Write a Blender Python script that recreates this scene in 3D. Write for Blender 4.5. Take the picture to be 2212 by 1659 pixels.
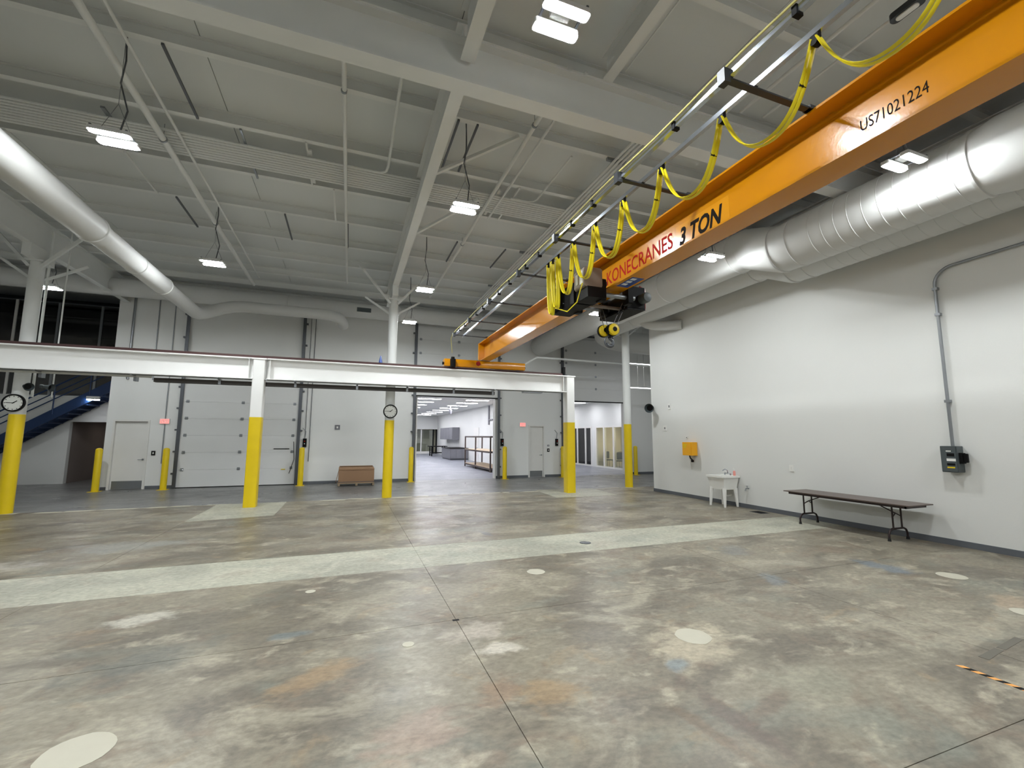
import bpy, bmesh, math, random
from mathutils import Vector, Matrix
random.seed(7)
for o in list(bpy.data.objects): bpy.data.objects.remove(o)
scn = bpy.context.scene
COL = scn.collection
PI = math.pi
# ------------------------------------------------------------------ camera
cam_d = bpy.data.cameras.new('camera'); cam = bpy.data.objects.new('camera', cam_d); COL.objects.link(cam)
cam_d.sensor_width = 36.0; cam_d.sensor_fit = 'HORIZONTAL'; cam_d.lens = 950.65 / 2212 * 36.0
cam_d.clip_start = 0.05; cam_d.clip_end = 200
EYE = Vector((0, 0, 1.943))
_y, _p, _r = math.radians(-20.3086), math.radians(6.7795), math.radians(0.245)
_W = Matrix(((math.cos(_y), math.sin(_y), 0), (0, 0, -1), (-math.sin(_y), math.cos(_y), 0)))
_P = Matrix(((1, 0, 0), (0, math.cos(_p), math.sin(_p)), (0, -math.sin(_p), math.cos(_p))))
_R = Matrix(((math.cos(_r), -math.sin(_r), 0), (math.sin(_r), math.cos(_r), 0), (0, 0, 1)))
_M = (_R @ _P @ _W).transposed()
cam.matrix_world = Matrix.Translation(EYE) @ (_M @ Matrix(((1, 0, 0), (0, -1, 0), (0, 0, -1)))).to_4x4()
scn.camera = cam
# ------------------------------------------------------------------ world, exposure
world = bpy.data.worlds.new('world'); scn.world = world; world.use_nodes = True
world.node_tree.nodes['Background'].inputs[0].default_value = (0.6, 0.65, 0.7, 1)
world.node_tree.nodes['Background'].inputs[1].default_value = 0.02
vs = scn.view_settings
vs.view_transform = 'Standard'; vs.look = 'None'; vs.exposure = 0.67; vs.gamma = 1.0; vs.use_curve_mapping = False
LAMP = 245.0       # emission of the high-bay strips
TROFFER = 30.0      # emission of the ceiling panels in the rooms behind

# ------------------------------------------------------------------ materials
MATS = {}
def srgb(r, g, b):
    f = lambda c: (c / 255 / 12.92) if c / 255 <= 0.04045 else ((c / 255 + 0.055) / 1.055) ** 2.4
    return (f(r), f(g), f(b), 1)
def mat(name, col, rough=0.5, metal=0.0, var=0.06, scale=3.0, bump=0.0, bscale=40.0, emit=0.0, spec=0.5):
    if name in MATS: return MATS[name]
    m = bpy.data.materials.new(name); m.use_nodes = True; MATS[name] = m
    nt = m.node_tree; b = nt.nodes['Principled BSDF']
    b.inputs['Roughness'].default_value = rough; b.inputs['Metallic'].default_value = metal
    b.inputs['Specular IOR Level'].default_value = spec
    geo = nt.nodes.new('ShaderNodeNewGeometry')
    n = nt.nodes.new('ShaderNodeTexNoise'); n.inputs['Scale'].default_value = scale; n.inputs['Detail'].default_value = 4
    nt.links.new(geo.outputs['Position'], n.inputs['Vector'])
    mix = nt.nodes.new('ShaderNodeMix'); mix.data_type = 'RGBA'
    mix.inputs[6].default_value = tuple(c * (1 - var) for c in col[:3]) + (1,)
    mix.inputs[7].default_value = tuple(min(1, c * (1 + var)) for c in col[:3]) + (1,)
    nt.links.new(n.outputs['Fac'], mix.inputs[0]); nt.links.new(mix.outputs[2], b.inputs['Base Color'])
    if bump:
        n2 = nt.nodes.new('ShaderNodeTexNoise'); n2.inputs['Scale'].default_value = bscale; n2.inputs['Detail'].default_value = 3
        nt.links.new(geo.outputs['Position'], n2.inputs['Vector'])
        bp = nt.nodes.new('ShaderNodeBump'); bp.inputs['Strength'].default_value = bump; bp.inputs['Distance'].default_value = 0.02
        nt.links.new(n2.outputs['Fac'], bp.inputs['Height']); nt.links.new(bp.outputs['Normal'], b.inputs['Normal'])
    if emit:
        b.inputs['Emission Color'].default_value = col; b.inputs['Emission Strength'].default_value = emit
    return m
def emission(name, col, strength):
    m = bpy.data.materials.new(name); m.use_nodes = True; nt = m.node_tree
    nt.nodes.remove(nt.nodes['Principled BSDF'])
    e = nt.nodes.new('ShaderNodeEmission'); e.inputs[0].default_value = col; e.inputs[1].default_value = strength
    nt.links.new(e.outputs[0], nt.nodes['Material Output'].inputs[0]); MATS[name] = m
    return m
def glass(name, col, rough=0.02):
    m = bpy.data.materials.new(name); m.use_nodes = True; nt = m.node_tree
    b = nt.nodes['Principled BSDF']; nt.nodes.remove(b)
    t = nt.nodes.new('ShaderNodeBsdfTransparent'); t.inputs[0].default_value = col
    g = nt.nodes.new('ShaderNodeBsdfGlossy'); g.inputs['Roughness'].default_value = rough
    mx = nt.nodes.new('ShaderNodeMixShader'); mx.inputs[0].default_value = 0.12
    nt.links.new(t.outputs[0], mx.inputs[1]); nt.links.new(g.outputs[0], mx.inputs[2])
    nt.links.new(mx.outputs[0], nt.nodes['Material Output'].inputs[0]); MATS[name] = m
    return m

def concrete(name, cols, rough, streak=1.0, stains=()):
    """blotchy worn concrete: several noise layers of different size over world position"""
    m = bpy.data.materials.new(name); m.use_nodes = True; nt = m.node_tree; b = nt.nodes['Principled BSDF']; MATS[name] = m
    geo = nt.nodes.new('ShaderNodeNewGeometry')
    mp = nt.nodes.new('ShaderNodeMapping'); mp.inputs['Scale'].default_value = (1.0, streak, 1.0); mp.inputs['Rotation'].default_value = (0, 0, 0.25)
    nt.links.new(geo.outputs['Position'], mp.inputs['Vector'])
    def noise(scale, detail, dist=0.0, off=0.0, rough_=0.6):
        n = nt.nodes.new('ShaderNodeTexNoise'); n.inputs['Scale'].default_value = scale; n.inputs['Detail'].default_value = detail
        n.inputs['Distortion'].default_value = dist; n.inputs['Roughness'].default_value = rough_
        if off:
            a = nt.nodes.new('ShaderNodeVectorMath'); a.operation = 'ADD'; a.inputs[1].default_value = (off, off * 1.7, 0)
            nt.links.new(mp.outputs[0], a.inputs[0]); nt.links.new(a.outputs[0], n.inputs['Vector'])
        else: nt.links.new(mp.outputs[0], n.inputs['Vector'])
        return n
    def ramp(node, p0, p1):
        r = nt.nodes.new('ShaderNodeMapRange'); r.interpolation_type = 'SMOOTHSTEP'
        r.inputs['From Min'].default_value = p0; r.inputs['From Max'].default_value = p1
        nt.links.new(node.outputs['Fac'], r.inputs['Value']); return r
    cur = None
    base = nt.nodes.new('ShaderNodeRGB'); base.outputs[0].default_value = cols[0]; cur = base.outputs[0]
    specs = [(0.55, 5, 0.6, 3.1, 0.42, 0.60, 0.9), (0.9, 6, 0.8, 11.3, 0.50, 0.66, 0.75), (1.7, 6, 1.0, 23.9, 0.52, 0.68, 0.75), (0.7, 5, 0.5, 41.7, 0.55, 0.70, 0.7), (2.6, 8, 0.4, 57.1, 0.54, 0.72, 0.65), (1.3, 7, 0.9, 71.5, 0.60, 0.72, 0.55)]
    for c, (s, d, di, off, a, z, amt) in zip(cols[1:], specs):
        n = noise(s, d, di, off); r = ramp(n, a, z)
        r.inputs['To Max'].default_value = amt
        mx = nt.nodes.new('ShaderNodeMix'); mx.data_type = 'RGBA'; mx.inputs[7].default_value = c
        nt.links.new(r.outputs[0], mx.inputs[0]); nt.links.new(cur, mx.inputs[6]); cur = mx.outputs[2]
    if stains:      # single stains with a shape of their own: noise-edged ellipses lying on the floor
        edge = noise(2.2, 6, 0.6, 33.3); edge2 = noise(7.0, 5, 0.3, 12.1)
        for (sx, sy, rx, ry, ang, c, amt) in stains:
            vm = nt.nodes.new('ShaderNodeMapping'); vm.vector_type = 'TEXTURE'
            vm.inputs['Location'].default_value = (sx, sy, 0); vm.inputs['Rotation'].default_value = (0, 0, math.radians(ang)); vm.inputs['Scale'].default_value = (rx, ry, 1)
            nt.links.new(geo.outputs['Position'], vm.inputs['Vector'])
            ln = nt.nodes.new('ShaderNodeVectorMath'); ln.operation = 'LENGTH'; nt.links.new(vm.outputs[0], ln.inputs[0])
            a1 = nt.nodes.new('ShaderNodeMath'); a1.operation = 'MULTIPLY_ADD'; a1.inputs[1].default_value = 1.9
            nt.links.new(edge.outputs['Fac'], a1.inputs[0]); nt.links.new(ln.outputs['Value'], a1.inputs[2])
            a2 = nt.nodes.new('ShaderNodeMath'); a2.operation = 'MULTIPLY_ADD'; a2.inputs[1].default_value = 0.9
            nt.links.new(edge2.outputs['Fac'], a2.inputs[0]); nt.links.new(a1.outputs[0], a2.inputs[2])
            r = nt.nodes.new('ShaderNodeMapRange'); r.interpolation_type = 'SMOOTHSTEP'; r.inputs['From Min'].default_value = 2.35; r.inputs['From Max'].default_value = 1.75; r.inputs['To Max'].default_value = amt
            nt.links.new(a2.outputs[0], r.inputs['Value'])
            mx = nt.nodes.new('ShaderNodeMix'); mx.data_type = 'RGBA'; mx.inputs[7].default_value = c
            nt.links.new(r.outputs[0], mx.inputs[0]); nt.links.new(cur, mx.inputs[6]); cur = mx.outputs[2]
    fine = noise(14, 6, 0.2, 90.3)
    mr = nt.nodes.new('ShaderNodeMapRange'); mr.inputs['From Min'].default_value = 0.3; mr.inputs['From Max'].default_value = 0.7
    mr.inputs['To Min'].default_value = 0.74; mr.inputs['To Max'].default_value = 1.20
    nt.links.new(fine.outputs['Fac'], mr.inputs['Value'])
    mul = nt.nodes.new('ShaderNodeVectorMath'); mul.operation = 'SCALE'
    nt.links.new(cur, mul.inputs[0]); nt.links.new(mr.outputs[0], mul.inputs['Scale'])
    nt.links.new(mul.outputs[0], b.inputs['Base Color'])
    rr = nt.nodes.new('ShaderNodeMapRange'); rr.inputs['From Min'].default_value = 0.3; rr.inputs['From Max'].default_value = 0.7
    rr.inputs['To Min'].default_value = rough - 0.08; rr.inputs['To Max'].default_value = rough + 0.12
    n3 = noise(1.1, 5, 0.5, 5.5); nt.links.new(n3.outputs['Fac'], rr.inputs['Value']); nt.links.new(rr.outputs[0], b.inputs['Roughness'])
    bp = nt.nodes.new('ShaderNodeBump'); bp.inputs['Strength'].default_value = 0.15; bp.inputs['Distance'].default_value = 0.01
    n4 = noise(30, 4, 0, 9.9); nt.links.new(n4.outputs['Fac'], bp.inputs['Height']); nt.links.new(bp.outputs['Normal'], b.inputs['Normal'])
    return m

STAINS = [(7.7, 4.55, .55, .28, 100, srgb(104, 116, 126), .75), (5.6, 4.7, .35, .2, 60, srgb(118, 126, 130), .6), (3.1, 3.55, .75, .5, 20, srgb(178, 168, 146), .8), (1.38, 4.1, .28, .18, 0, srgb(190, 184, 170), .9), (1.25, 4.5, .45, .3, 0, srgb(172, 163, 150), .8),
          (-.2, 4.1, .5, .22, 30, srgb(152, 128, 98), .7), (1.55, 3.3, .35, .3, 0, srgb(150, 126, 94), .7), (1.2, 3.45, .3, .2, 50, srgb(140, 110, 86), .5), (2.6, 4.9, .55, .35, 30, srgb(100, 92, 80), .85), (2.35, 4.1, .5, .35, 20, srgb(106, 98, 84), .8),
          (2.62, 2.65, .12, .75, 3, srgb(98, 85, 76), .7), (2.35, 2.5, .08, .5, 8, srgb(112, 96, 78), .6), (3.0, 2.6, .5, .1, 20, srgb(110, 94, 80), .6), (.5, 3.15, .5, .3, 20, srgb(152, 130, 114), .6), (-1.6, 4.9, .7, .35, 30, srgb(104, 104, 96), .75), (-2.0, 6.0, .4, .22, 10, srgb(184, 180, 166), .85),
          (2.75, 3.3, .2, .12, 20, srgb(122, 132, 136), .8), (-.45, 5.05, .22, .12, 10, srgb(108, 116, 116), .8), (4.6, 10.2, 1.6, .8, 10, srgb(104, 98, 86), .7), (2.0, 10.5, .7, 1.3, 0, srgb(146, 132, 122), .6), (2.7, 8.75, .12, .35, 10, srgb(108, 110, 110), .8), (3.6, 2.7, .5, .35, 0, srgb(134, 132, 116), .6), (7.5, 3.1, .5, .22, 20, srgb(164, 142, 116), .6), (8.0, 5.5, .5, .35, 0, srgb(128, 112, 96), .6), (-3.6, 9.8, 1.2, .6, 0, srgb(150, 150, 144), .6), (-.8, 10.2, 1.0, .5, 0, srgb(120, 114, 104), .6), (-5.0, 8.9, 1.0, .4, 0, srgb(168, 163, 154), .7), (6.4, 6.1, .6, .3, 40, srgb(122, 128, 130), .4)]
M_CONC = concrete('worn_concrete', [srgb(134, 127, 111), srgb(102, 95, 83), srgb(160, 153, 135), srgb(121, 108, 93), srgb(120, 122, 111), srgb(177, 169, 149), srgb(150, 130, 102)], 0.37, 1.5, STAINS)
M_STRIP = concrete('pale_concrete', [srgb(172, 171, 154), srgb(152, 151, 137), srgb(184, 182, 165), srgb(162, 156, 140), srgb(148, 151, 138)], 0.5, 1.4)
M_COAT = concrete('grey_floor_coat', [srgb(122, 122, 120), srgb(112, 112, 111), srgb(130, 130, 127), srgb(118, 116, 113)], 0.33, 1.2)
M_TILE = concrete('blue_grey_tile', [srgb(134, 137, 146), srgb(129, 132, 141), srgb(139, 142, 151)], 0.4, 1.0)
M_PATCH = mat('filler_patch', srgb(184, 180, 163), 0.6, var=0.05, scale=8)
M_JOINT = mat('joint_dark', srgb(62, 58, 52), 0.9)
M_WALL = mat('wall_white', srgb(221, 222, 219), 0.75, var=0.02, scale=0.8, bump=0.05, bscale=60)
M_WALLB = mat('back_wall_white', srgb(226, 227, 225), 0.55, var=0.02, scale=0.8)
M_ROOF = mat('roof_liner', srgb(212, 215, 214), 0.8, var=0.03, scale=0.6)
M_STEEL = mat('ceiling_paint', srgb(219, 221, 219), 0.6, var=0.03)
M_DUCT = mat('duct_paint', srgb(204, 205, 203), 0.5, var=0.02, scale=2, spec=0.3)
M_RUN = mat('runway_white', srgb(236, 236, 234), 0.42, var=0.02)
M_YEL = mat('safety_yellow', srgb(228, 198, 14), 0.38, var=0.05, scale=5)
M_ORG = mat('crane_orange', srgb(208, 137, 10), 0.19, var=0.04, scale=2.5, bump=0.04, bscale=25)
M_RAIL = mat('rusty_rail', srgb(70, 42, 40), 0.6)
M_BASE = mat('baseboard_grey', srgb(92, 96, 101), 0.6)
M_GALV = mat('galvanised', srgb(150, 154, 158), 0.35, 0.8)
M_DARKM = mat('dark_steel', srgb(92, 95, 100), 0.45, 0.5)
M_BLK = mat('black_plastic', srgb(13, 13, 14), 0.55, spec=0.15)
M_RUB = mat('black_rubber', srgb(16, 16, 16), 0.7)
M_ARM = mat('arm_steel', srgb(52, 54, 57), 0.5, 0.2)
M_CHROME = mat('bright_steel', srgb(190, 196, 205), 0.18, 0.95)
M_DOOR = mat('door_panel', srgb(216, 217, 216), 0.42, var=0.02)
M_LEAF = mat('door_leaf', srgb(224, 223, 219), 0.45, var=0.02)
M_BLUE = mat('stair_blue', srgb(12, 44, 84), 0.5)
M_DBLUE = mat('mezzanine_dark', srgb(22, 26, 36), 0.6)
M_CARD = mat('cardboard', srgb(150, 118, 90), 0.8, var=0.06)
M_WOOD = mat('pallet_wood', srgb(150, 132, 108), 0.8, var=0.15, scale=9)
M_TABLE = mat('table_laminate', srgb(92, 78, 72), 0.35, var=0.1, scale=12)
M_TLEG = mat('table_steel', srgb(44, 32, 32), 0.4, 0.3)
M_PLAST = mat('white_plastic', srgb(232, 232, 228), 0.4)
M_GREYB = mat('grey_enclosure', srgb(72, 80, 82), 0.45)
M_CAB = mat('cabinet_grey', srgb(118, 118, 124), 0.5)
M_FACE = mat('clock_face', srgb(226, 228, 222), 0.35)
M_RED = mat('lettering_red', srgb(176, 34, 12), 0.6, spec=0.08)
M_INK = mat('lettering_black', srgb(24, 17, 10), 0.6, spec=0.1)
M_PLATE = mat('clear_sticker', srgb(218, 148, 24), 0.17)
M_BLUES = mat('blue_sticker', srgb(40, 74, 150), 0.4)
M_WHT = mat('white_print', srgb(230, 230, 226), 0.5)
M_CABLE = mat('festoon_yellow', srgb(232, 214, 30), 0.4)
M_HOIST = mat('hoist_grey', srgb(128, 116, 106), 0.42)
M_BEIGE = mat('office_beige', srgb(228, 221, 200), 0.8)
M_BROWN = mat('corridor_taupe', srgb(132, 122, 116), 0.8)
M_SHADE = mat('cupboard_wood', srgb(196, 176, 150), 0.6)
M_PINK = mat('soap_pink', srgb(228, 150, 140), 0.3)
M_LAMPC = mat('lamp_casing', srgb(200, 200, 198), 0.5)
E_LAMP = emission('lamp_strip', (0.945, 0.985, 1.0, 1), LAMP)
E_TROF = emission('troffer_panel', (0.93, 0.93, 1.0, 1), TROFFER)
E_TROF2 = emission('office_panel', (0.93, 0.93, 1.0, 1), TROFFER * .75)
E_OFF = emission('office_lamp', (1.0, 0.85, 0.6, 1), 9.0)
E_EXIT = emission('exit_red', (1.0, 0.22, 0.2, 1), 1.1)
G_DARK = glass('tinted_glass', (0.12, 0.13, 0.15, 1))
G_CLR = glass('clear_glass', (0.86, 0.89, 0.86, 1))

# ------------------------------------------------------------------ mesh builder
class MB:
    def __init__(s): s.v = []; s.f = []; s.sm = []; s.mi = []; s.cur = 0
    def add(s, vs_, fs, smooth=False):
        o = len(s.v); s.v += [tuple(v) for v in vs_]
        for f in fs: s.f.append(tuple(i + o for i in f)); s.sm.append(smooth); s.mi.append(s.cur)
        return s
    def box(s, x0, x1, y0, y1, z0, z1):
        if x0 > x1: x0, x1 = x1, x0
        if y0 > y1: y0, y1 = y1, y0
        if z0 > z1: z0, z1 = z1, z0
        return s.add([(x0, y0, z0), (x1, y0, z0), (x1, y1, z0), (x0, y1, z0), (x0, y0, z1), (x1, y0, z1), (x1, y1, z1), (x0, y1, z1)],
                     [(3, 2, 1, 0), (4, 5, 6, 7), (0, 1, 5, 4), (1, 2, 6, 5), (2, 3, 7, 6), (3, 0, 4, 7)])
    def prism(s, pts, axis, a0, a1, smooth=False):
        """outline pts (2D, counter-clockwise) extruded along axis 'x','y','z' from a0 to a1"""
        def P(u, v, a): return {'x': (a, u, v), 'y': (u, a, v), 'z': (u, v, a)}[axis]
        n = len(pts); vs_ = [P(u, v, a0) for u, v in pts] + [P(u, v, a1) for u, v in pts]
        fs = [tuple(range(n - 1, -1, -1)), tuple(range(n, 2 * n))]
        s.add(vs_, fs)
        o = len(s.v) - 2 * n
        for i in range(n):
            j = (i + 1) % n; s.f.append((o + i, o + j, o + n + j, o + n + i)); s.sm.append(smooth); s.mi.append(s.cur)
        return s
    def rbox(s, x0, x1, y0, y1, z0, z1, r, axis='x', seg=4):
        """box with the four edges along axis rounded"""
        d = {'x': (y0, y1, z0, z1, x0, x1), 'y': (x0, x1, z0, z1, y0, y1), 'z': (x0, x1, y0, y1, z0, z1)}[axis]
        u0, u1, v0, v1, a0, a1 = d; pts = []
        for cx, cy, st in ((u1 - r, v1 - r, 0), (u0 + r, v1 - r, 90), (u0 + r, v0 + r, 180), (u1 - r, v0 + r, 270)):
            for k in range(seg + 1):
                a = math.radians(st + 90 * k / seg); pts.append((cx + r * math.cos(a), cy + r * math.sin(a)))
        return s.prism(pts, axis, a0, a1, True)
    def bar(s, a, b, w, h=None, up=(0, 0, 1)):
        """rectangular bar from a to b: w across, h along up"""
        h = w if h is None else h
        a = Vector(a); b = Vector(b); d = (b - a).normalized(); u = Vector(up)
        if abs(d.dot(u)) > 0.98: u = Vector((1, 0, 0))
        x = d.cross(u).normalized(); u = x.cross(d).normalized()
        vs_ = []
        for p in (a, b):
            for sx, sy in ((-1, -1), (1, -1), (1, 1), (-1, 1)): vs_.append(p + x * (sx * w / 2) + u * (sy * h / 2))
        return s.add(vs_, [(0, 1, 2, 3), (7, 6, 5, 4), (1, 0, 4, 5), (2, 1, 5, 6), (3, 2, 6, 7), (0, 3, 7, 4)])
    def tube(s, pts, r, n=10, caps=True, flat=None, up=None):
        """tube through pts; r a number or a list; flat=(a,b) scales an elliptical section, up keeps its first axis"""
        pts = [Vector(p) for p in pts]; rs = r if isinstance(r, (list, tuple)) else [r] * len(pts)
        prev = None; o = len(s.v); N = len(pts)
        for i, p in enumerate(pts):
            if i == 0: d = pts[1] - pts[0]
            elif i == N - 1: d = pts[-1] - pts[-2]
            else:
                d = (pts[i + 1] - p).normalized() + (p - pts[i - 1]).normalized()
            d.normalize()
            if up is not None: x = Vector(up) - d * d.dot(Vector(up)); x.normalize()
            elif prev is None:
                t = Vector((0, 0, 1)) if abs(d.z) < 0.9 else Vector((1, 0, 0)); x = d.cross(t).normalized()
            else: x = (prev - d * d.dot(prev)).normalized()
            prev = x; y = d.cross(x).normalized()
            fa, fb = flat if flat else (1, 1)
            for k in range(n):
                a = 2 * PI * k / n; s.v.append(tuple(p + x * (rs[i] * fa * math.cos(a)) + y * (rs[i] * fb * math.sin(a))))
        for i in range(N - 1):
            for k in range(n):
                k2 = (k + 1) % n
                s.f.append((o + i * n + k, o + i * n + k2, o + (i + 1) * n + k2, o + (i + 1) * n + k)); s.sm.append(True); s.mi.append(s.cur)
        if caps:
            s.f.append(tuple(o + k for k in range(n - 1, -1, -1))); s.sm.append(False); s.mi.append(s.cur)
            s.f.append(tuple(o + (N - 1) * n + k for k in range(n))); s.sm.append(False); s.mi.append(s.cur)
        return s
    def lathe(s, prof, c=(0, 0, 0), n=20, axis='z', caps=True):
        """profile [(radius, height)] turned about axis through c"""
        o = len(s.v); c = Vector(c)
        for r, h in prof:
            for k in range(n):
                a = 2 * PI * k / n; u, v = r * math.cos(a), r * math.sin(a)
                s.v.append(tuple(c + Vector({'z': (u, v, h), 'y': (v, h, u), 'x': (h, u, v)}[axis])))
        for i in range(len(prof) - 1):
            for k in range(n):
                k2 = (k + 1) % n
                s.f.append((o + i * n + k, o + i * n + k2, o + (i + 1) * n + k2, o + (i + 1) * n + k)); s.sm.append(True); s.mi.append(s.cur)
        if caps:
            s.f.append(tuple(o + k for k in range(n - 1, -1, -1))); s.sm.append(False); s.mi.append(s.cur)
            e = o + (len(prof) - 1) * n; s.f.append(tuple(e + k for k in range(n))); s.sm.append(False); s.mi.append(s.cur)
        return s
    def ibeam(s, axis, a0, a1, c, z0, z1, w, tf=0.02, tw=0.012):
        """I section: runs along axis from a0 to a1, centred at c across, flanges w wide"""
        def bx(u0, u1, zz0, zz1):
            if axis == 'x': s.box(a0, a1, u0, u1, zz0, zz1)
            else: s.box(u0, u1, a0, a1, zz0, zz1)
        bx(c - w / 2, c + w / 2, z0, z0 + tf); bx(c - w / 2, c + w / 2, z1 - tf, z1); bx(c - tw / 2, c + tw / 2, z0 + tf, z1 - tf)
        return s
    def mesh(s, name, *mats):
        me = bpy.data.meshes.new(name); me.from_pydata(s.v, [], s.f); me.validate(clean_customdata=False)
        for m in mats: me.materials.append(m)
        if len(me.polygons) == len(s.f):
            me.polygons.foreach_set('use_smooth', s.sm); me.polygons.foreach_set('material_index', s.mi)
        bm = bmesh.new(); bm.from_mesh(me); bmesh.ops.recalc_face_normals(bm, faces=bm.faces); bm.to_mesh(me); bm.free()
        if any(s.sm): me.set_sharp_from_angle(angle=math.radians(40))
        me.update(); return me
    def build(s, name, mats, parent=None):
        if not isinstance(mats, (list, tuple)): mats = (mats,)
        L = base_of(parent)
        if L.length: s.v = [(x - L.x, y - L.y, z - L.z) for x, y, z in s.v]
        o = bpy.data.objects.new(name, s.mesh(name, *mats)); COL.objects.link(o); o.parent = parent
        LOCS[o.name] = L
        return o
LOCS = {}      # world place of the origin of each thing and of its parts
def base_of(p): return LOCS.get(p.name, Vector((0, 0, 0))) if p is not None else Vector((0, 0, 0))
def box(*a): return MB().box(*a)
def tag(o, label, cat, group=None, kind=None):
    o['label'] = label; o['category'] = cat
    if group: o['group'] = group
    if kind: o['kind'] = kind
    return o
def thing(name, label, cat, loc=(0, 0, 0), group=None, kind=None):
    o = bpy.data.objects.new(name, None); COL.objects.link(o); o.empty_display_size = 0.2; o.location = loc
    LOCS[o.name] = Vector(loc)
    return tag(o, label, cat, group, kind)
def inst(me, name, parent, loc, rotz=0.0):
    """a part that shares mesh data; loc in world space"""
    o = bpy.data.objects.new(name, me); COL.objects.link(o)
    o.parent = parent; o.location = Vector(loc) - base_of(parent); o.rotation_euler[2] = rotz
    return o
def copy_tree(src, loc, parent=None):
    c = src.copy(); COL.objects.link(c)
    if parent is None: c.location = loc; LOCS[c.name] = Vector(loc)
    else: c.parent = parent
    for ch in src.children:
        copy_tree(ch, None, c)
    return c
def lettering(text, name, matl, parent, origin, height, length, face='-x', shear=0.0, bold=0.0, depth=0.002):
    """flat print as thin mesh: origin = lower left corner of the text as read"""
    cu = bpy.data.curves.new(name, 'FONT'); cu.body = text; cu.size = 1.0; cu.shear = shear; cu.offset = bold; cu.extrude = 0.0; cu.resolution_u = 3
    t = bpy.data.objects.new(name, cu); COL.objects.link(t)
    dg = bpy.context.evaluated_depsgraph_get(); me = bpy.data.meshes.new_from_object(t.evaluated_get(dg))
    bpy.data.objects.remove(t); bpy.data.curves.remove(cu)
    xs = [v.co.x for v in me.vertices]; ys = [v.co.y for v in me.vertices]
    x0, x1, y0, y1 = min(xs), max(xs), min(ys), max(ys); ox, oy, oz = origin
    for v in me.vertices:
        u = (v.co.x - x0) / (x1 - x0) * length; w = (v.co.y - y0) / (y1 - y0) * height
        v.co = {'-x': Vector((ox - depth, oy - u, oz + w)), '-y': Vector((ox + u, oy - depth, oz + w))}[face]
    for v in me.vertices: v.co -= base_of(parent)
    me.materials.append(matl); me.update()
    o = bpy.data.objects.new(name, me); COL.objects.link(o); o.parent = parent
    return o
def arc(c, r, a0, a1, n, plane):
    out = []
    for k in range(n + 1):
        a = math.radians(a0 + (a1 - a0) * k / n); u, v = r * math.cos(a), r * math.sin(a)
        out.append(Vector(c) + Vector({'xy': (u, v, 0), 'xz': (u, 0, v), 'yz': (0, u, v)}[plane]))
    return out

# ================================================================== SETTING
YB = 19.77      # back wall
XR = 10.46      # right wall
XL, YN, ZR = -15.0, -8.0, 7.78
# ---- floor: a dark bed with cast slabs, joints left open between them
floor = box(XL - 0.3, 17.5, YN - 0.3, 50, -0.30, -0.035).build('floor', M_JOINT)
tag(floor, 'worn concrete workshop floor with cut joints and a pale infill strip', 'floor', kind='structure')
def slab(x0, x1, y0, y1, m, g=0.004):
    return box(x0 + g, x1 - g, y0 + g, y1 - g, -0.036, 0.0).build('slab', m, floor)
xc = [XL, -7.87, -3.35, 1.17, 5.64, XR + 0.3]
for y0, y1, m, g in ((YN, 1.87, M_CONC, .003), (1.87, 4.85, M_CONC, .003), (4.85, 6.86, M_CONC, .003), (6.86, 8.16, M_STRIP, .002), (8.16, 14.75, M_CONC, .003)):
    for a, b in zip(xc[:-1], xc[1:]): slab(a, b, y0, y1, m, g)
slab(XR + 0.3, 17.5, YN, 14.75, M_CONC)
for a, b in zip([XL, -3.35, 5.64], [-3.35, 5.64, 17.5]): slab(a, b, 14.75, YB + 0.1, M_COAT, .002)
slab(XL, 2.7, YB + 0.1, 27, M_COAT, .002)
slab(2.7, 9.45, YB + 0.1, 49.9, M_TILE, .002); slab(9.45, 17.5, YB + 0.1, 31, M_TILE, .002)
def poly_patch(pts, z=0.003, m=M_STRIP):
    b = MB(); n = len(pts); b.prism(pts, 'z', 0.0005, z); return b.build('patch', m, floor)
poly_patch([(-3.35, 12.1), (-1.60, 12.35), (-1.60, 14.75), (-3.35, 14.75)])
poly_patch([(6.35, 13.0), (8.6, 12.9), (8.75, 14.9), (6.5, 15.1)])
# pale strips of scraped filler along the edge of the coating
random.seed(3)
for k in range(26):
    x = -8 + k * 0.72 + random.uniform(-.2, .2); w = random.uniform(.25, .75); y = 14.74 + random.uniform(-.12, .06)
    if -3.4 < x < -1.5: continue
    poly_patch([(x, y - .06), (x + w, y - .10), (x + w * 1.1, y + .07), (x + w * .2, y + .09)], 0.002, M_PATCH)
def disc(x, y, r, m=M_PATCH, seed=0):
    random.seed(seed); pts = []
    for k in range(24):
        a = 2 * PI * k / 24; q = r * (1 + random.uniform(-.03, .03)); pts.append((x + q * math.cos(a), y + q * math.sin(a)))
    return poly_patch(pts, 0.0025, m)
for i, (x, y, r) in enumerate(((-1.48, 3.70, .19), (3.27, 3.68, .17), (8.14, 3.95, .17), (2.64, 6.10, .13), (7.25, 2.86, .15), (0.62, 4.45, .055), (5.05, 8.6, .05), (-.35, 6.3, .06))): disc(x, y, r, seed=i)
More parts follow.
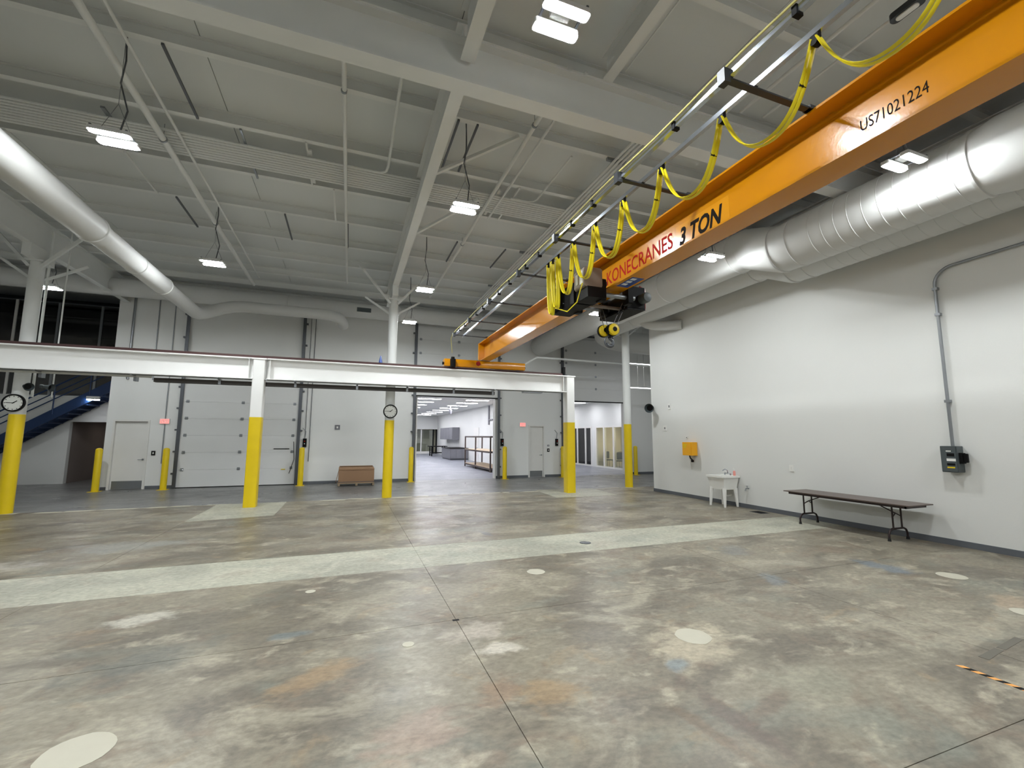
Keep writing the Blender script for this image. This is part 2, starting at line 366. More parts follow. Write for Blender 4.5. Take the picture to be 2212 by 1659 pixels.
# ---- ceiling
ceil = box(XL - 0.3, 17.5, YN - 0.3, YB + 8, ZR + 0.14, ZR + 0.3).build('ceiling', M_ROOF)
tag(ceil, 'pale painted roof deck carried on steel joists and beams', 'ceiling', kind='structure')
JY = [7.11 + 1.61 * k for k in range(-9, 8)]
px = [XL, -10.5, -6.4, -2.3, 1.246, 5.3, 9.4, 13.5, 17.3]
for a, b in zip(JY[:-1] + [JY[-1]], JY[1:] + [YB]):
    for u, w in zip(px[:-1], px[1:]): box(u + .006, w - .006, a + .022, b - .022, ZR - 0.02, ZR + 0.03).build('roof_panel', M_ROOF, ceil)
jm = MB().ibeam('x', XL, 17.3, 0, 7.54, ZR - 0.02, 0.11, 0.014, 0.008).mesh('joist', M_STEEL)
for y in JY: inst(jm, 'joist', ceil, (0, y, 0))
# beams
for x in (-7.86, 1.246, 10.39):
    MB().ibeam('y', 5.3, 16.9 if x == 1.246 else YB, x, 6.80, 7.55, 0.19, 0.022, 0.014).build('roof_beam', M_STEEL, ceil)
    MB().ibeam('y', YN, 5.1, x, 6.80, 7.55, 0.19, 0.022, 0.014).build('roof_beam', M_STEEL, ceil)
MB().ibeam('x', XL, 17.3, 5.2, 6.50, 7.14, 0.24, 0.025, 0.016).build('roof_beam', M_STEEL, ceil)
MB().ibeam('x', XL, 17.3, YB - .15, 7.42, 7.75, 0.15, 0.02, 0.014).build('roof_beam', M_STEEL, ceil)
for x in (3.35, -5.9, 12.0): MB().ibeam('y', YN, 5.05, x, 7.14, 7.5, 0.16, 0.02, 0.012).build('roof_beam', M_STEEL, ceil)
# angle struts and slotted channel strips fixed between the joists
for x, y0, y1, m in ((-4.05, 11.95, 13.55, M_DARKM), (-1.75, 11.95, 13.5, M_DARKM), (-.25, 11.95, 13.5, M_DARKM), (2.72, 11.95, 13.5, M_DARKM), (4.2, 11.95, 13.5, M_DARKM), (-2.75, 7.1, 8.7, M_DARKM), (-2.1, 8.75, 10.4, M_GALV), (-1.0, 8.72, 10.3, M_STEEL), (-0.55, 10.3, 11.95, M_STEEL), (1.6, 7.1, 8.7, M_DARKM), (1.95, 7.1, 8.6, M_DARKM), (3.4, 8.72, 10.3, M_STEEL), (5.0, 10.3, 11.9, M_STEEL), (-6.2, 10.3, 11.9, M_STEEL), (-4.4, 10.3, 11.9, M_STEEL)):
    MB().box(x - .018, x + .018, y0, y1, 7.505, 7.54).build('channel_strip', m, ceil)
# ---- walls
wr = box(XR, XR + 0.3, YN, 13.43, 0, 7.5).build('wall_right', M_WALL); tag(wr, 'white painted side wall behind the folding table and sink', 'wall', kind='structure')
br = MB().box(XR - 0.012, XR, YN, 13.43, 0, 0.11).box(XR - .012, XR + .3, 13.43, 13.442, 0, .11).build('baseboard_right', M_BASE); tag(br, 'grey vinyl baseboard along the white side wall', 'baseboard', kind='structure')
# back wall from pieces around the openings
DA = (-5.78, -1.96, 3.80); OB = (2.80, 6.52, 4.3); OC = (10.10, 13.70, 4.3)
D1 = (-7.88, -6.80, 2.48); D2 = (8.17, 9.02, 2.48)
wb = MB()
def wallspan(x0, x1, z0, z1): wb.box(x0, x1, YB, YB + 0.25, z0, z1)
cuts = [-8.08, D1[0], D1[1], DA[0], DA[1], OB[0], OB[1], D2[0], D2[1], OC[0], OC[1], 17.3]
heads = {1: D1[2], 3: DA[2], 5: OB[2], 7: D2[2], 9: OC[2]}
for i in range(len(cuts) - 1): wallspan(cuts[i], cuts[i + 1], heads.get(i, 0), 7.6)
wall_back = wb.build('wall_back', M_WALLB); tag(wall_back, 'white end wall with overhead doors behind the crane runway', 'wall', kind='structure')
bb = MB()
for i in (0, 2, 4, 6, 8, 10): bb.box(cuts[i] + .02, cuts[i + 1] - .02, YB - 0.012, YB, 0, 0.11)
tag(bb.build('baseboard_back', M_BASE), 'grey vinyl baseboard along the end wall', 'baseboard', kind='structure')
tag(box(XL - .2, XL, YN, 27, 0, ZR).build('wall_left', M_WALLB), 'plain white wall closing the far left bay', 'wall', kind='structure')
tag(box(XL, 17.3, YN - .2, YN, 0, ZR).build('wall_front', M_WALLB), 'plain white wall behind the viewer', 'wall', kind='structure')
# side end of the main hall beyond the right wall
tag(box(17.3, 17.5, YN, 31, 0, ZR).build('wall_far_right', M_WALLB), 'white wall of the side bay behind the right wall', 'wall', kind='structure')

# ---- personnel doors
def exit_door(name, x0, x1, h, label, hs):
    t = thing(name, label, 'door', (x0, YB, 0), kind='structure')
    f = MB(); f.box(x0, x0 + .06, YB - .03, YB + .2, 0, h).box(x1 - .06, x1, YB - .03, YB + .2, 0, h).box(x0 + .06, x1 - .06, YB - .03, YB + .2, h - .06, h)
    f.build('door_frame', M_LEAF, t)
    leaf = box(x0 + .065, x1 - .065, YB + .06, YB + .11, .012, h - .065).build('door_leaf', M_LEAF, t)
    box(x0 + .10, x1 - .10, YB + .052, YB + .06, .02, .30).build('kick_plate', M_GALV, t)
    hx = x1 - .14 if hs > 0 else x0 + .14
    MB().lathe([(.035, 0), (.035, .012)], (hx, YB + .046, 1.05), 14, 'y').tube([(hx, YB + .05, 1.05), (hx, YB + .0, 1.05), (hx - .13 * hs, YB + .0, 1.05)], .011, 8).build('door_handle', M_GALV, t)
    return t
exit_door('door_1', D1[0], D1[1], D1[2], 'white exit door left of the closed overhead door', 1)
exit_door('door_2', D2[0], D2[1], D2[2], 'white exit door between the two open overhead doorways', 1)

# ---- overhead vertical-lift doors: sections, hinges and tracks
def lift_door(name, x0, x1, zb, n, label, lock=False):
    t = thing(name, label, 'overhead door', ((x0 + x1) / 2, YB, 0), kind='structure')
    H = .632; yf = YB - .09
    for k in range(n):
        z = zb + k * H
        MB().box(x0 - .06, x1 + .06, yf, yf + .05, z + .0015, z + H - .0015).build('door_section', M_DOOR, t)
        if k:
            for q in range(3):
                hx = x0 + .10 + (x1 - x0 - .20) * q / 2
                MB().box(hx - .05, hx + .05, yf - .012, yf, z - .05, z + .06).tube([(hx - .06, yf - .015, z), (hx + .06, yf - .015, z)], .012, 6).build('hinge', M_GALV, t)
    box(x0 - .06, x1 + .06, yf - .01, yf + .06, zb - .05, zb + .004).build('bottom_seal', M_RUB, t)
    for sx, xx in ((-1, x0 - .08), (1, x1 + .08)):
        MB().box(xx - .035, xx + .035, yf - .05, yf - .01, 0.02, 7.1).box(xx - .02 + .055 * sx, xx + .02 + .055 * sx, yf - .05, YB - .005, 0.02, 7.1).build('track', M_DARKM, t)
        for z in (.5, 1.3, 2.1, 2.9, 3.7, 4.6, 5.6, 6.5):
            MB().box(xx + .05 * sx, xx + .15 * sx, yf - .03, YB - .002, z, z + .06).build('track_bracket', M_DARKM, t)
    box(x0 - .5, x1 + .5, YB - .13, YB - .07, 7.05, 7.14).build('torsion_shaft', M_DARKM, t)
    if lock:
        box(x1 - .75, x1 - .2, yf - .02, yf, 1.40, 1.43).build('slide_bolt', M_BLK, t)
        box(x1 - .45, x1 - .3, yf - .02, yf, .60, .63).build('warning_tape', M_YEL, t)
        MB().tube([(x1 - .05, yf - .08, 1.7), (x1 + .0, yf - .1, 1.0), (x1 - .15, yf - .08, .45)], .012, 6).build('pull_cable', M_BLK, t)
    return t
lift_door('door_3', DA[0], DA[1], 0.03, 6, 'closed white sectional overhead door left of the cardboard box', True)
lift_door('door_4', OB[0], OB[1], 3.74, 5, 'raised sectional door above the wide opening into the bright room')
lift_door('door_5', OC[0], OC[1], 3.74, 5, 'raised sectional door above the opening to the glass offices')
# steel jamb trims of the openings
for i, (o, nm) in enumerate(((OB, 'bright room'), (OC, 'glass office room'))):
    b = MB(); b.box(o[0] - .02, o[0] + .06, YB + .0, YB + .27, 0, OB[2]).box(o[1] - .06, o[1] + .02, YB + .0, YB + .27, 0, OB[2])
    tag(b.build('trim_%d' % (i + 1), M_LEAF), 'white steel jamb lining the opening to the ' + nm, 'door jamb', kind='structure')

# ================================================================== ROOMS BEHIND
ZC = 4.14
def room_wall(name, b, label, m=M_WALL): return tag(b.build(name, m), label, 'wall', kind='structure')
room_wall('wall_partition', box(9.4, 9.55, YB + .25, 49.6, 0, ZC), 'long white wall of the bright room behind the opening')
room_wall('wall_bright_room_left', box(1.2, 1.35, YB + .25, 49.6, 0, ZC), 'left wall of the bright room behind the opening')
b = MB(); b.box(1.35, 6.6, 49.4, 49.6, 0, ZC).box(6.6, 9.4, 49.4, 49.6, 2.68, ZC)
room_wall('wall_bright_room_end', b, 'far white wall of the bright room above glass doors')
c2 = MB().box(1.2, 9.55, YB + .25, 49.6, ZC, ZC + .1).build('ceiling_bright_room', M_WALL); tag(c2, 'white ceiling of the bright room with rows of panels', 'ceiling', kind='structure')
c3 = MB().box(9.55, 17.3, YB + .25, 31, ZC, ZC + .1).build('ceiling_office_room', M_WALL); tag(c3, 'white ceiling of the room with glass offices', 'ceiling', kind='structure')
room_wall('wall_office_room_end', box(9.55, 17.3, 30.9, 31.0, 0, ZC), 'far wall of the room with glass offices')
# troffers
def troffer(x0, x1, y, label, group, em=None):
    t = thing('ceiling_panel_light', label, 'ceiling light', ((x0 + x1) / 2, y, ZC), group)
    MB().box(x0, x1, y - .19, y + .19, ZC - .03, ZC - .002).build('frame', M_LEAF, t)
    box(x0 + .03, x1 - .03, y - .16, y + .16, ZC - .036, ZC - .03).build('diffuser', em or E_TROF, t)
ys = [23.0, 25.9, 28.4, 31.2, 34.1, 37.1, 40.1, 43.1, 46.1]
names = ['nearest', 'second', 'third', 'fourth', 'fifth', 'sixth', 'seventh', 'eighth', 'farthest']
for i, y in enumerate(ys):
    troffer(6.62, 8.06, y, '%s panel light in the right row of the bright room ceiling' % names[i], 'panel lights of the bright room')
    troffer(3.70, 5.12, y, '%s panel light in the left row of the bright room ceiling' % names[i], 'panel lights of the bright room')
for i, (x, y) in enumerate(((13.7, 25.2), (13.7, 28.3), (13.7, 22.2), (11.4, 24.4), (11.4, 28.4))):
    troffer(x - .7, x + .7, y, ['panel light nearest the glass offices', 'panel light deeper in, near the glass offices', 'panel light just inside the office room opening', 'panel light in the middle of the office room ceiling', 'farthest panel light of the office room ceiling'][i], 'panel lights of the office room', E_TROF2)

# glass doors at the far end of the bright room
t = thing('glass_partition', 'glass double doors at the far end of the bright room', 'glass door', (8, 49.4, 0))
for x in (6.62, 7.62, 8.95, 9.3): box(x - .06, x + .06, 49.42, 49.56, 0, 2.68).build('mullion', M_LEAF if x < 8.9 else M_BLK, t)
for a, c in ((6.68, 7.56), (7.68, 8.89)): box(a, c, 49.48, 49.50, .25, 2.6).build('pane', G_CLR, t)
for a, c in ((6.68, 7.56), (7.68, 8.89)): box(a, c, 49.45, 49.53, 0, .25).build('bottom_rail', M_LEAF, t)
room_wall('wall_lobby', box(6, 9.9, 51.4, 51.5, 0, 3), 'beige lobby wall behind the glass doors', M_BEIGE)
tag(box(6, 9.9, 49.6, 51.5, -.04, 0).build('floor_lobby', M_COAT), 'lobby floor behind the glass doors', 'floor', kind='structure')
tag(box(6, 9.9, 49.6, 51.5, 2.9, 3).build('ceiling_lobby', M_WALL), 'lobby ceiling behind the glass doors', 'ceiling', kind='structure')
# base cabinet, wall cabinet, work table, rack, door in the bright room
t = thing('base_cabinet', 'grey base cabinet with dark worktop in the bright room', 'cabinet', (8.6, 37, 0))
box(7.86, 9.38, 35.7, 39.1, .10, .92).build('body', M_CAB, t); box(7.92, 9.38, 35.8, 39.0, 0, .10).build('plinth', M_DARKM, t)
box(7.80, 9.39, 35.65, 39.15, .92, .97).build('worktop', M_BLK, t)
for k in range(3):
    x = 7.9 + k * .5; box(x, x + .46, 35.68, 35.70, .14, .88).build('cabinet_door', M_CAB, t)
t = thing('wall_cabinet', 'grey wall cabinet hanging above the worktop', 'cabinet', (9.0, 40, 1.6))
box(8.75, 9.38, 38.9, 44.4, 1.62, 2.72).build('body', M_CAB, t)
for k in range(4): box(8.73, 8.75, 38.95 + k * 1.36, 40.27 + k * 1.36, 1.65, 2.69).build('cabinet_door', M_CAB, t)
t = thing('work_table', 'dark steel work table beside the grey base cabinet', 'table', (8.2, 43.6, 0))
box(7.5, 9.2, 43.0, 44.4, .90, .97).build('table_top', M_BLK, t)
for x in (7.7, 8.95):
    for y in (43.15, 44.2): box(x - .05, x + .05, y - .05, y + .05, 0, .90).build('leg', M_BLK, t)
box(7.7, 8.95, 43.12, 43.18, .28, .34).build('stretcher', M_BLK, t); box(7.7, 8.95, 44.17, 44.23, .28, .34).build('stretcher', M_BLK, t)
t = thing('storage_rack', 'brown steel rack with plywood shelves in the bright room', 'rack', (7.9, 25.8, 0))
rm = mat('rack_brown', srgb(84, 72, 68), 0.5, 0.2)
for x in (7.30, 8.45):
    for y in (23.05, 26.05, 28.55): box(x - .035, x + .035, y - .045, y + .045, 0, 1.93).build('upright', rm, t)
for z in (.12, 1.02, 1.86):
    for x in (7.30, 8.45): box(x - .02, x + .02, 23.05, 28.55, z, z + .09).build('shelf_beam', rm, t)
    for y in (23.05, 28.55): box(7.3, 8.45, y - .02, y + .02, z, z + .09).build('shelf_beam', rm, t)
    if z < 1.8:
        for y0, y1 in ((23.1, 26.0), (26.1, 28.5)): box(7.26, 8.48, y0, y1, z + .09, z + .11).build('shelf_board', M_SHADE, t)
t = thing('door_6', 'white inner door in the long wall past the rack', 'door', (9.4, 33.5, 0), kind='structure')
box(9.36, 9.40, 32.6, 34.0, 0, 2.6).build('door_leaf', M_LEAF, t); MB().tube([(9.36, 32.8, 1.05), (9.28, 32.8, 1.05), (9.28, 33.0, 1.05)], .02, 6).build('door_handle', M_GALV, t)
t = thing('ceiling_mast', 'grey mast hanging from the bright room ceiling', 'mast', (6.9, 31.5, ZC))
MB().lathe([(.1, -.62), (.13, -.3), (.05, -.28), (.05, 0)], (6.9, 31.5, ZC), 12).build('mast_body', M_CAB, t)
t = thing('wall_conduit', 'grey conduit and box high on the bright room wall', 'conduit', (9.36, 28.9, 3.3))
MB().box(9.32, 9.4, 29.9, 30.1, 2.75, 4.1).box(9.30, 9.4, 29.0, 29.9, 3.05, 3.13).build('conduit', M_CAB, t)

# glass offices on the far side of the office room
XO = 15.2
wo = MB(); wo.box(XO, XO + .12, YB + .25, 30.9, 2.60, ZC).box(XO, XO + .12, 25.3, 25.75, 0, 2.6).box(XO, XO + .12, YB + .25, 21.9, 0, 2.6).box(XO, XO + .12, 28.6, 30.9, 0, 2.6)
room_wall('wall_office_front', wo, 'white office front wall above the glazing')
def glazing(name, ys_, label, dark):
    t = thing(name, label, 'glazing', (XO, ys_[0], 0))
    for y in ys_: box(XO - .02, XO + .12, y - .07, y + .07, 0, 2.6).build('mullion', M_LEAF, t)
    for a, c in zip(ys_[:-1], ys_[1:]):
        box(XO + .04, XO + .05, a + .07, c - .07, .10, 2.52).build('pane', G_DARK if dark else G_CLR, t)
        box(XO - .01, XO + .11, a + .07, c - .07, 0, .10).build('bottom_rail', M_LEAF, t); box(XO - .01, XO + .11, a + .07, c - .07, 2.52, 2.6).build('top_rail', M_LEAF, t)
glazing('office_glazing', (25.82, 26.6, 27.72, 28.53), 'dark unlit office glazing left of the white pier', True)
glazing('office_glazing', (21.97, 23.2, 24.28, 25.23), 'lit office glazing with beige room behind it', False)
ow = MB(); ow.box(17.2, 17.3, YB + .3, 25.5, 0, 2.9).box(XO + .12, 17.3, 25.4, 25.5, 0, 2.9).box(XO + .12, 17.3, YB + .3, YB + .4, 0, 2.9)
room_wall('wall_office_inside', ow, 'beige inner walls of the lit office', M_BEIGE)
tag(box(XO + .12, 17.3, YB + .3, 25.5, 2.8, 2.9).build('ceiling_office', M_WALL), 'ceiling of the lit glass office', 'ceiling', kind='structure')
t = thing('office_lamp', 'warm lamp panel inside the lit glass office', 'lamp', (16.2, 22.6, 2.8)); box(15.8, 16.8, 22.2, 23.4, 2.77, 2.795).build('diffuser', E_OFF, t)
def chair(loc, label, rz):
    t = thing('office_chair', label, 'chair', loc, 'chairs inside the glass offices'); x, y, z = loc
    MB().rbox(x - .24, x + .24, y - .24, y + .24, .44, .50, .05, 'z').build('seat', M_GREYB, t)
    bx = MB(); sx = 1 if rz > 0 else -1
    bx.rbox(x - .22, x + .22, y + sx * .22 - .02, y + sx * .22 + .02, .55, 1.0, .06, 'y').build('backrest', M_GREYB, t)
    for a, c in ((-1, -1), (1, -1), (1, 1), (-1, 1)): MB().tube([(x + a * .2, y + c * .2, .45), (x + a * .25, y + c * .25, 0)], .012, 6).build('leg', M_DARKM, t)
chair((15.75, 24.7, 0), 'grey shell chair at the left inside the lit office', 1)
chair((15.75, 23.6, 0), 'grey shell chair in the middle of the lit office', -1)
chair((15.8, 26.2, 0), 'dark chair behind the unlit office glazing', 1)
t = thing('high_table', 'wooden high table on a black pedestal in the lit office', 'table', (15.9, 22.6, 0))
box(15.5, 16.4, 22.0, 23.1, 1.0, 1.06).build('table_top', M_WOOD, t); MB().lathe([(.3, 0), (.3, .03), (.05, .05), (.05, 1.0)], (15.9, 22.6, 0), 14).build('pedestal', M_BLK, t)
t = thing('monitor_arm', 'black monitor arm standing on the wooden high table', 'monitor arm', (15.8, 22.5, 1.06))
MB().tube([(15.8, 22.5, 1.06), (15.8, 22.5, 1.12), (15.8, 22.35, 1.45), (15.8, 22.65, 1.62)], .03, 8).lathe([(.12, 0), (.12, .03)], (15.8, 22.5, 1.06), 12).build('arm', M_BLK, t)
MB().lathe([(.07, 0), (.1, .12)], (15.8, 22.62, 1.6), 10, 'y').build('head', M_BLK, t)

# ---- stair corner left of the end wall
b = MB(); b.box(XL, -10.5, 22.85, 23.05, 0, 3.5).box(-10.5, -8.0, 22.85, 23.05, 2.45, 3.5)
room_wall('wall_stair', b, 'white wall under the blue staircase with a dark doorway')
b = MB(); b.box(-10.6, -10.5, 23.05, 26.5, 0, 2.6).box(-10.5, -7.9, 26.3, 26.5, 0, 2.6).box(-8.0, -7.9, YB + .25, 26.3, 0, 2.6)
room_wall('wall_corridor', b, 'taupe corridor wall seen through the doorway under the stairs', M_BROWN)
tag(box(-10.6, -7.9, 23.05, 26.5, 2.5, 2.6).build('ceiling_corridor', M_BROWN), 'low dark ceiling of the corridor behind the stairs', 'ceiling', kind='structure')
tag(box(-8.12, -8.0, YB + .25, 26, 2.6, ZR).build('wall_return', M_WALLB), 'return edge of the end wall beside the dark mezzanine', 'wall', kind='structure')
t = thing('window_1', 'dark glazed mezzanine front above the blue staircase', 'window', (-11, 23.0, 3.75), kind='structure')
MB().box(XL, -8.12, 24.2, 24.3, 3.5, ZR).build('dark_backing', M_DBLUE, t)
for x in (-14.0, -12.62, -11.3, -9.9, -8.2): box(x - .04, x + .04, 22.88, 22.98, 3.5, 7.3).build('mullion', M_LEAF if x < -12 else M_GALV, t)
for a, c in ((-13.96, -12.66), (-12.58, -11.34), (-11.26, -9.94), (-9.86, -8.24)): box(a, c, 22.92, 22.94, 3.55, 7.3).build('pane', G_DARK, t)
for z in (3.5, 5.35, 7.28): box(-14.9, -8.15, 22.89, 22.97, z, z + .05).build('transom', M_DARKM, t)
t = thing('staircase', 'blue steel staircase rising in front of the white stair wall', 'stairs', (-11.5, 22.3, 0))
dirv = Vector((2.15, 0, 1.40)); p0 = Vector((-14.4, 0, 0.05))
def st(x): return 0.08 + (x + 14.4) * 0.668
for yy in (21.75, 22.75):
    MB().prism([(-14.7, 0.0), (-14.2, 0.0), (-8.6, st(-8.6) - .15), (-8.6, st(-8.6) + .3), (-8.9, st(-8.9) + .3)], 'y', yy - .03, yy + .03).build('stringer', M_BLUE, t)
k = 0; x = -14.2
while x < -8.9:
    box(x, x + .31, 21.78, 22.72, st(x) - .02, st(x) + .03).build('tread', M_BLUE, t); x += .27
for off, r in ((.62, .02), (.86, .02), (1.12, .028)):
    MB().tube([(-14.4, 21.72, st(-14.4) + off), (-8.7, 21.72, st(-8.7) + off)], r, 8).build('handrail', M_BLUE, t)
for x in (-13.9, -12.7, -11.6, -10.55, -9.5): MB().tube([(x, 21.72, st(x) + .05), (x, 21.72, st(x) + 1.12)], .024, 8).build('baluster', M_BLUE, t)
t = thing('stair_lamp', 'small bright lamp fixed to the upper end of the staircase', 'lamp', (-9.35, 21.66, 3.3))
box(-9.55, -9.15, 21.62, 21.715, 3.30, 3.42).build('casing', M_LAMPC, t); box(-9.54, -9.16, 21.63, 21.70, 3.27, 3.30).build('diffuser', emission('stair_lamp_glow', (.92, .93, 1, 1), 60), t)
t = thing('corridor_fill', 'added dim glow panel brightening the corridor behind the stairs', 'lamp', (-9.3, 25.2, 2.5))
box(-9.6, -9.0, 25.05, 25.35, 2.47, 2.495).build('diffuser', emission('corridor_glow', (1, .93, .85, 1), 4.0), t)  # added fill panel, keeps the unlit corridor from going black
# ================================================================== COLUMNS
def column(x, y, label, zt, pipes=False):
    t = thing('steel_column', label, 'column', (x, y, 0))
    MB().lathe([(.15, 2.44), (.15, zt)], (x, y, 0), 24).build('shaft', M_STEEL, t)
    MB().lathe([(.152, 0.0), (.152, 2.44)], (x, y, 0), 24).build('yellow_base', M_YEL, t)
    box(x - .2, x + .2, y - .2, y + .2, zt - .02, zt + .02).build('cap_plate', M_STEEL, t)
    box(x - .09, x + .09, y - .5, y + .5, zt + .02, 6.8).build('seat_block', M_STEEL, t)
    for dx, dy in ((1, 0), (-1, 0)):
        MB().bar((x + .12 * dx, y - .1, zt - .15), (x + 1.15 * dx, y - .1, 7.5), .07, .07).build('knee_brace', M_STEEL, t)
        MB().bar((x + .12 * dx, y + .1, zt - .45), (x + .9 * dx, y + .3, zt + .1), .06, .06).build('knee_brace', M_STEEL, t)
    if pipes:
        for dx, rr in ((.17, .03), (.56, .018)): MB().tube([(x + dx, y + .12, 2.9), (x + dx, y + .12, 7.4)], rr, 8).build('riser_pipe', M_STEEL, t)
    return t
column(1.246, 14.80, 'round column with yellow base and clock below the roof beam', 6.45)
column(10.39, 14.85, 'round column with yellow base beyond the end of the white wall', 6.45)
column(-7.86, 14.80, 'round column with yellow base at the left edge carrying a clock', 6.45, True)

# ---- clocks
def clock(x, y, z, label):
    t = thing('wall_clock', label, 'clock', (x, y, z), 'round wall clocks on the columns'); r = .20
    MB().lathe([(r, .03), (r + .02, .03), (r + .02, -.035), (r - .012, -.035), (r - .012, -.02)], (x, y, z), 32, 'y', caps=False).build('rim', M_BLK, t)
    MB().lathe([(r - .005, .03), (r - .005, -.015)], (x, y, z), 32, 'y').build('face', M_FACE, t)
    for k in range(12):
        a = 2 * PI * k / 12; d = Vector((math.sin(a), 0, math.cos(a))); c = Vector((x, y - .018, z))
        MB().bar(c + d * (r * .76), c + d * (r * .88), .014, .004, up=(0, 1, 0)).build('hour_mark', M_BLK, t)
    for ang, ln, w in ((52, .09, .016), (272, .14, .011)):
        a = math.radians(ang); d = Vector((math.sin(a), 0, math.cos(a))); c = Vector((x, y - .022, z))
        MB().bar(c - d * .025, c + d * ln, w, .004, up=(0, 1, 0)).build('hand', M_BLK, t)
    MB().box(x - .03, x + .03, y + .03, y + .04, z - .05, z + .05).build('mount', M_BLK, t)
clock(1.246, 14.80 - .19, 2.72, 'round clock on the column before the bright room opening')
clock(-7.86, 14.80 - .19, 2.72, 'round clock on the left edge column before the stairs')

# ================================================================== CRANE RUNWAY
YR0, YR1 = 13.89, 14.22      # runway post depth
YC = (YR0 + YR1) / 2
t = run = thing('crane_runway', 'white steel crane runway on posts with yellow bases', 'crane runway', (2.4, YC, 0))
P1, P2 = (-2.57, -2.27), (7.22, 7.53)
for x0, x1 in ((XL + .2, P1[0] + .02), (P1[1] + .05, P2[0] - .02)):
    MB().ibeam('x', x0, x1, YC, 3.50, 4.10, 0.36, 0.03, 0.016).build('runway_beam', M_RUN, t)
for (x0, x1) in (P1, P2):
    po = MB().rbox(x0, x1, YR0, YR1, 2.44, 4.06, .03, 'z', 3).build('post', M_RUN, t)
    MB().rbox(x0 - .002, x1 + .002, YR0 - .002, YR1 + .002, 0, 2.44, .03, 'z', 3).build('yellow_base', M_YEL, po)
    box(x0 - .03, x1 + .03, YR0 - .02, YR1 + .02, 4.06, 4.10).build('cap_plate', M_RUN, po)
# web stiffeners near the posts
for x in (P1[1] + .12, P2[0] - .12, P1[0] - .1): box(x - .008, x + .008, YC - .15, YC - .03, 3.53, 4.07).build('stiffener', M_RUN, t)
MB().box(XL + .2, P2[0] - .1, YC - .045, YC + .045, 4.10, 4.125).box(XL + .2, P2[0] - .1, YC - .022, YC + .022, 4.125, 4.19).build('rail', M_RAIL, t)
box(P2[0] - .08, P2[0] - .0, YC - .06, YC + .06, 4.10, 4.42).build('end_stop', M_BLK, t)
# conductor bars under the beam
for i, dy in enumerate((.12, .22)): MB().box(-4.9, 4.62, YC + dy, YC + dy + .06, 3.34, 3.45).build('conductor_bar', mat('conductor_brown', srgb(58, 54, 50), 0.6), t)
MB().tube([(XL + .3, YC - .1, 3.485), (7.1, YC - .1, 3.485)], .014, 8).build('conduit', M_GALV, t)
MB().tube([(-8, YC + .12, 3.47), (-4.95, YC + .12, 3.47)], .03, 8).build('conduit', M_STEEL, t)
for x in (-7.2, -5.3, -3.4, -1.5, .2, 1.7, 3.2, 4.55):
    MB().bar((x, YC - .16, 3.49), (x, YC + .26, 3.47), .05, .03).box(x - .03, x + .03, YC + .10, YC + .26, 3.34, 3.46).build('bracket', M_GALV, t)
MB().box(5.6, 6.3, YC - .1, YC + .1, 3.44, 3.495).build('junction_box', M_GALV, t)

# ================================================================== BRIDGE CRANE
XG = 4.20; GZ0, GZ1 = 4.446, 5.04
t = crane = thing('bridge_crane', 'orange bridge crane girder spanning overhead to the runway', 'crane', (XG, 5, GZ0))
MB().box(XG - .17, XG + .17, -6.5, 14.12, GZ0, GZ0 + .022).box(XG - .008, XG + .008, -6.5, 14.1, GZ0 + .022, GZ1 - .024).build('girder', M_ORG, t)
MB().box(XG - .205, XG + .205, -6.5, 14.12, GZ1 - .024, GZ1).build('top_flange', M_ORG, t)
MB().box(XG - .2, XG + .2, 14.10, 14.12, GZ0 + .0, GZ1).box(XG - .2, XG - .01, 14.02, 14.1, GZ0 + .02, GZ1 - .02).build('end_plate', M_ORG, t)
tr = MB().rbox(2.83, 5.63, YC - .14, YC + .14, 4.20, 4.44, .02, 'x', 2).build('end_truck', M_ORG, t)
for x in (3.05, 5.4): MB().lathe([(.11, -.06), (.11, .06)], (x, YC, 4.285), 16, 'y').build('wheel', M_DARKM, tr)
for x, s in ((2.83, -1), (5.63, 1)): MB().lathe([(.045, 0), (.05, .05 * s)], (x, YC, 4.30), 12, 'x').build('bumper', M_BLK, tr)
MB().lathe([(.075, -.02), (.075, 0)], (3.95, YC - .14, 4.33), 16, 'y').build('red_disc', mat('red_paint', srgb(150, 20, 16), .4), tr)
MB().box(XG - .3, XG + .3, YC - .16, YC + .16, 4.43, 4.447).build('mounting_plate', M_GALV, tr)
MB().rbox(3.0, 3.16, YC - .30, YC - .14, 4.17, 4.42, .03, 'z', 3).lathe([(.06, 0), (.06, .07)], (3.08, YC - .2, 4.42), 10).build('drive_motor', M_BLK, tr)
# festoon track beside the girder, carried on arms
for x, r in ((2.98, .024), (3.27, .022)):
    MB().box(x - r, x + r, -6.3, 13.3, 5.05, 5.10).build('festoon_rail', M_CHROME, t)
for y in (-1.9, .4, 2.64, 4.25, 6.0, 7.6, 9.5, 11.3, 13.1):
    MB().box(2.93, XG - .17, y - .03, y + .03, 5.10 if False else 5.035, 5.052).box(2.90, 2.97, y - .04, y + .04, 4.99, 5.12).box(XG - .25, XG - .17, y - .04, y + .04, 5.035, 5.07).build('support_arm', M_ARM, t)
for y in (-.9, .2, 1.4, 2.0, 3.3, 4.9, 5.5, 6.7, 7.3, 8.2, 8.9, 10.1, 10.7, 11.9, 12.5):
    MB().box(2.945, 3.015, y - .02, y + .02, 5.035, 5.115).build('rail_clip', M_BLK, t)
pts = [(2.93, y, 5.12 + .012 * math.sin(y * 3.1)) for y in [(-6 + i * .4) for i in range(48)]] + [(2.92, 13.25, 5.1), (2.93, 13.5, 5.0), (3.0, 13.7, 4.8), (3.05, 13.85, 4.62)]
MB().tube(pts, .010, 6).build('control_cable', mat('cable_cream', srgb(206, 196, 120), .5), t)
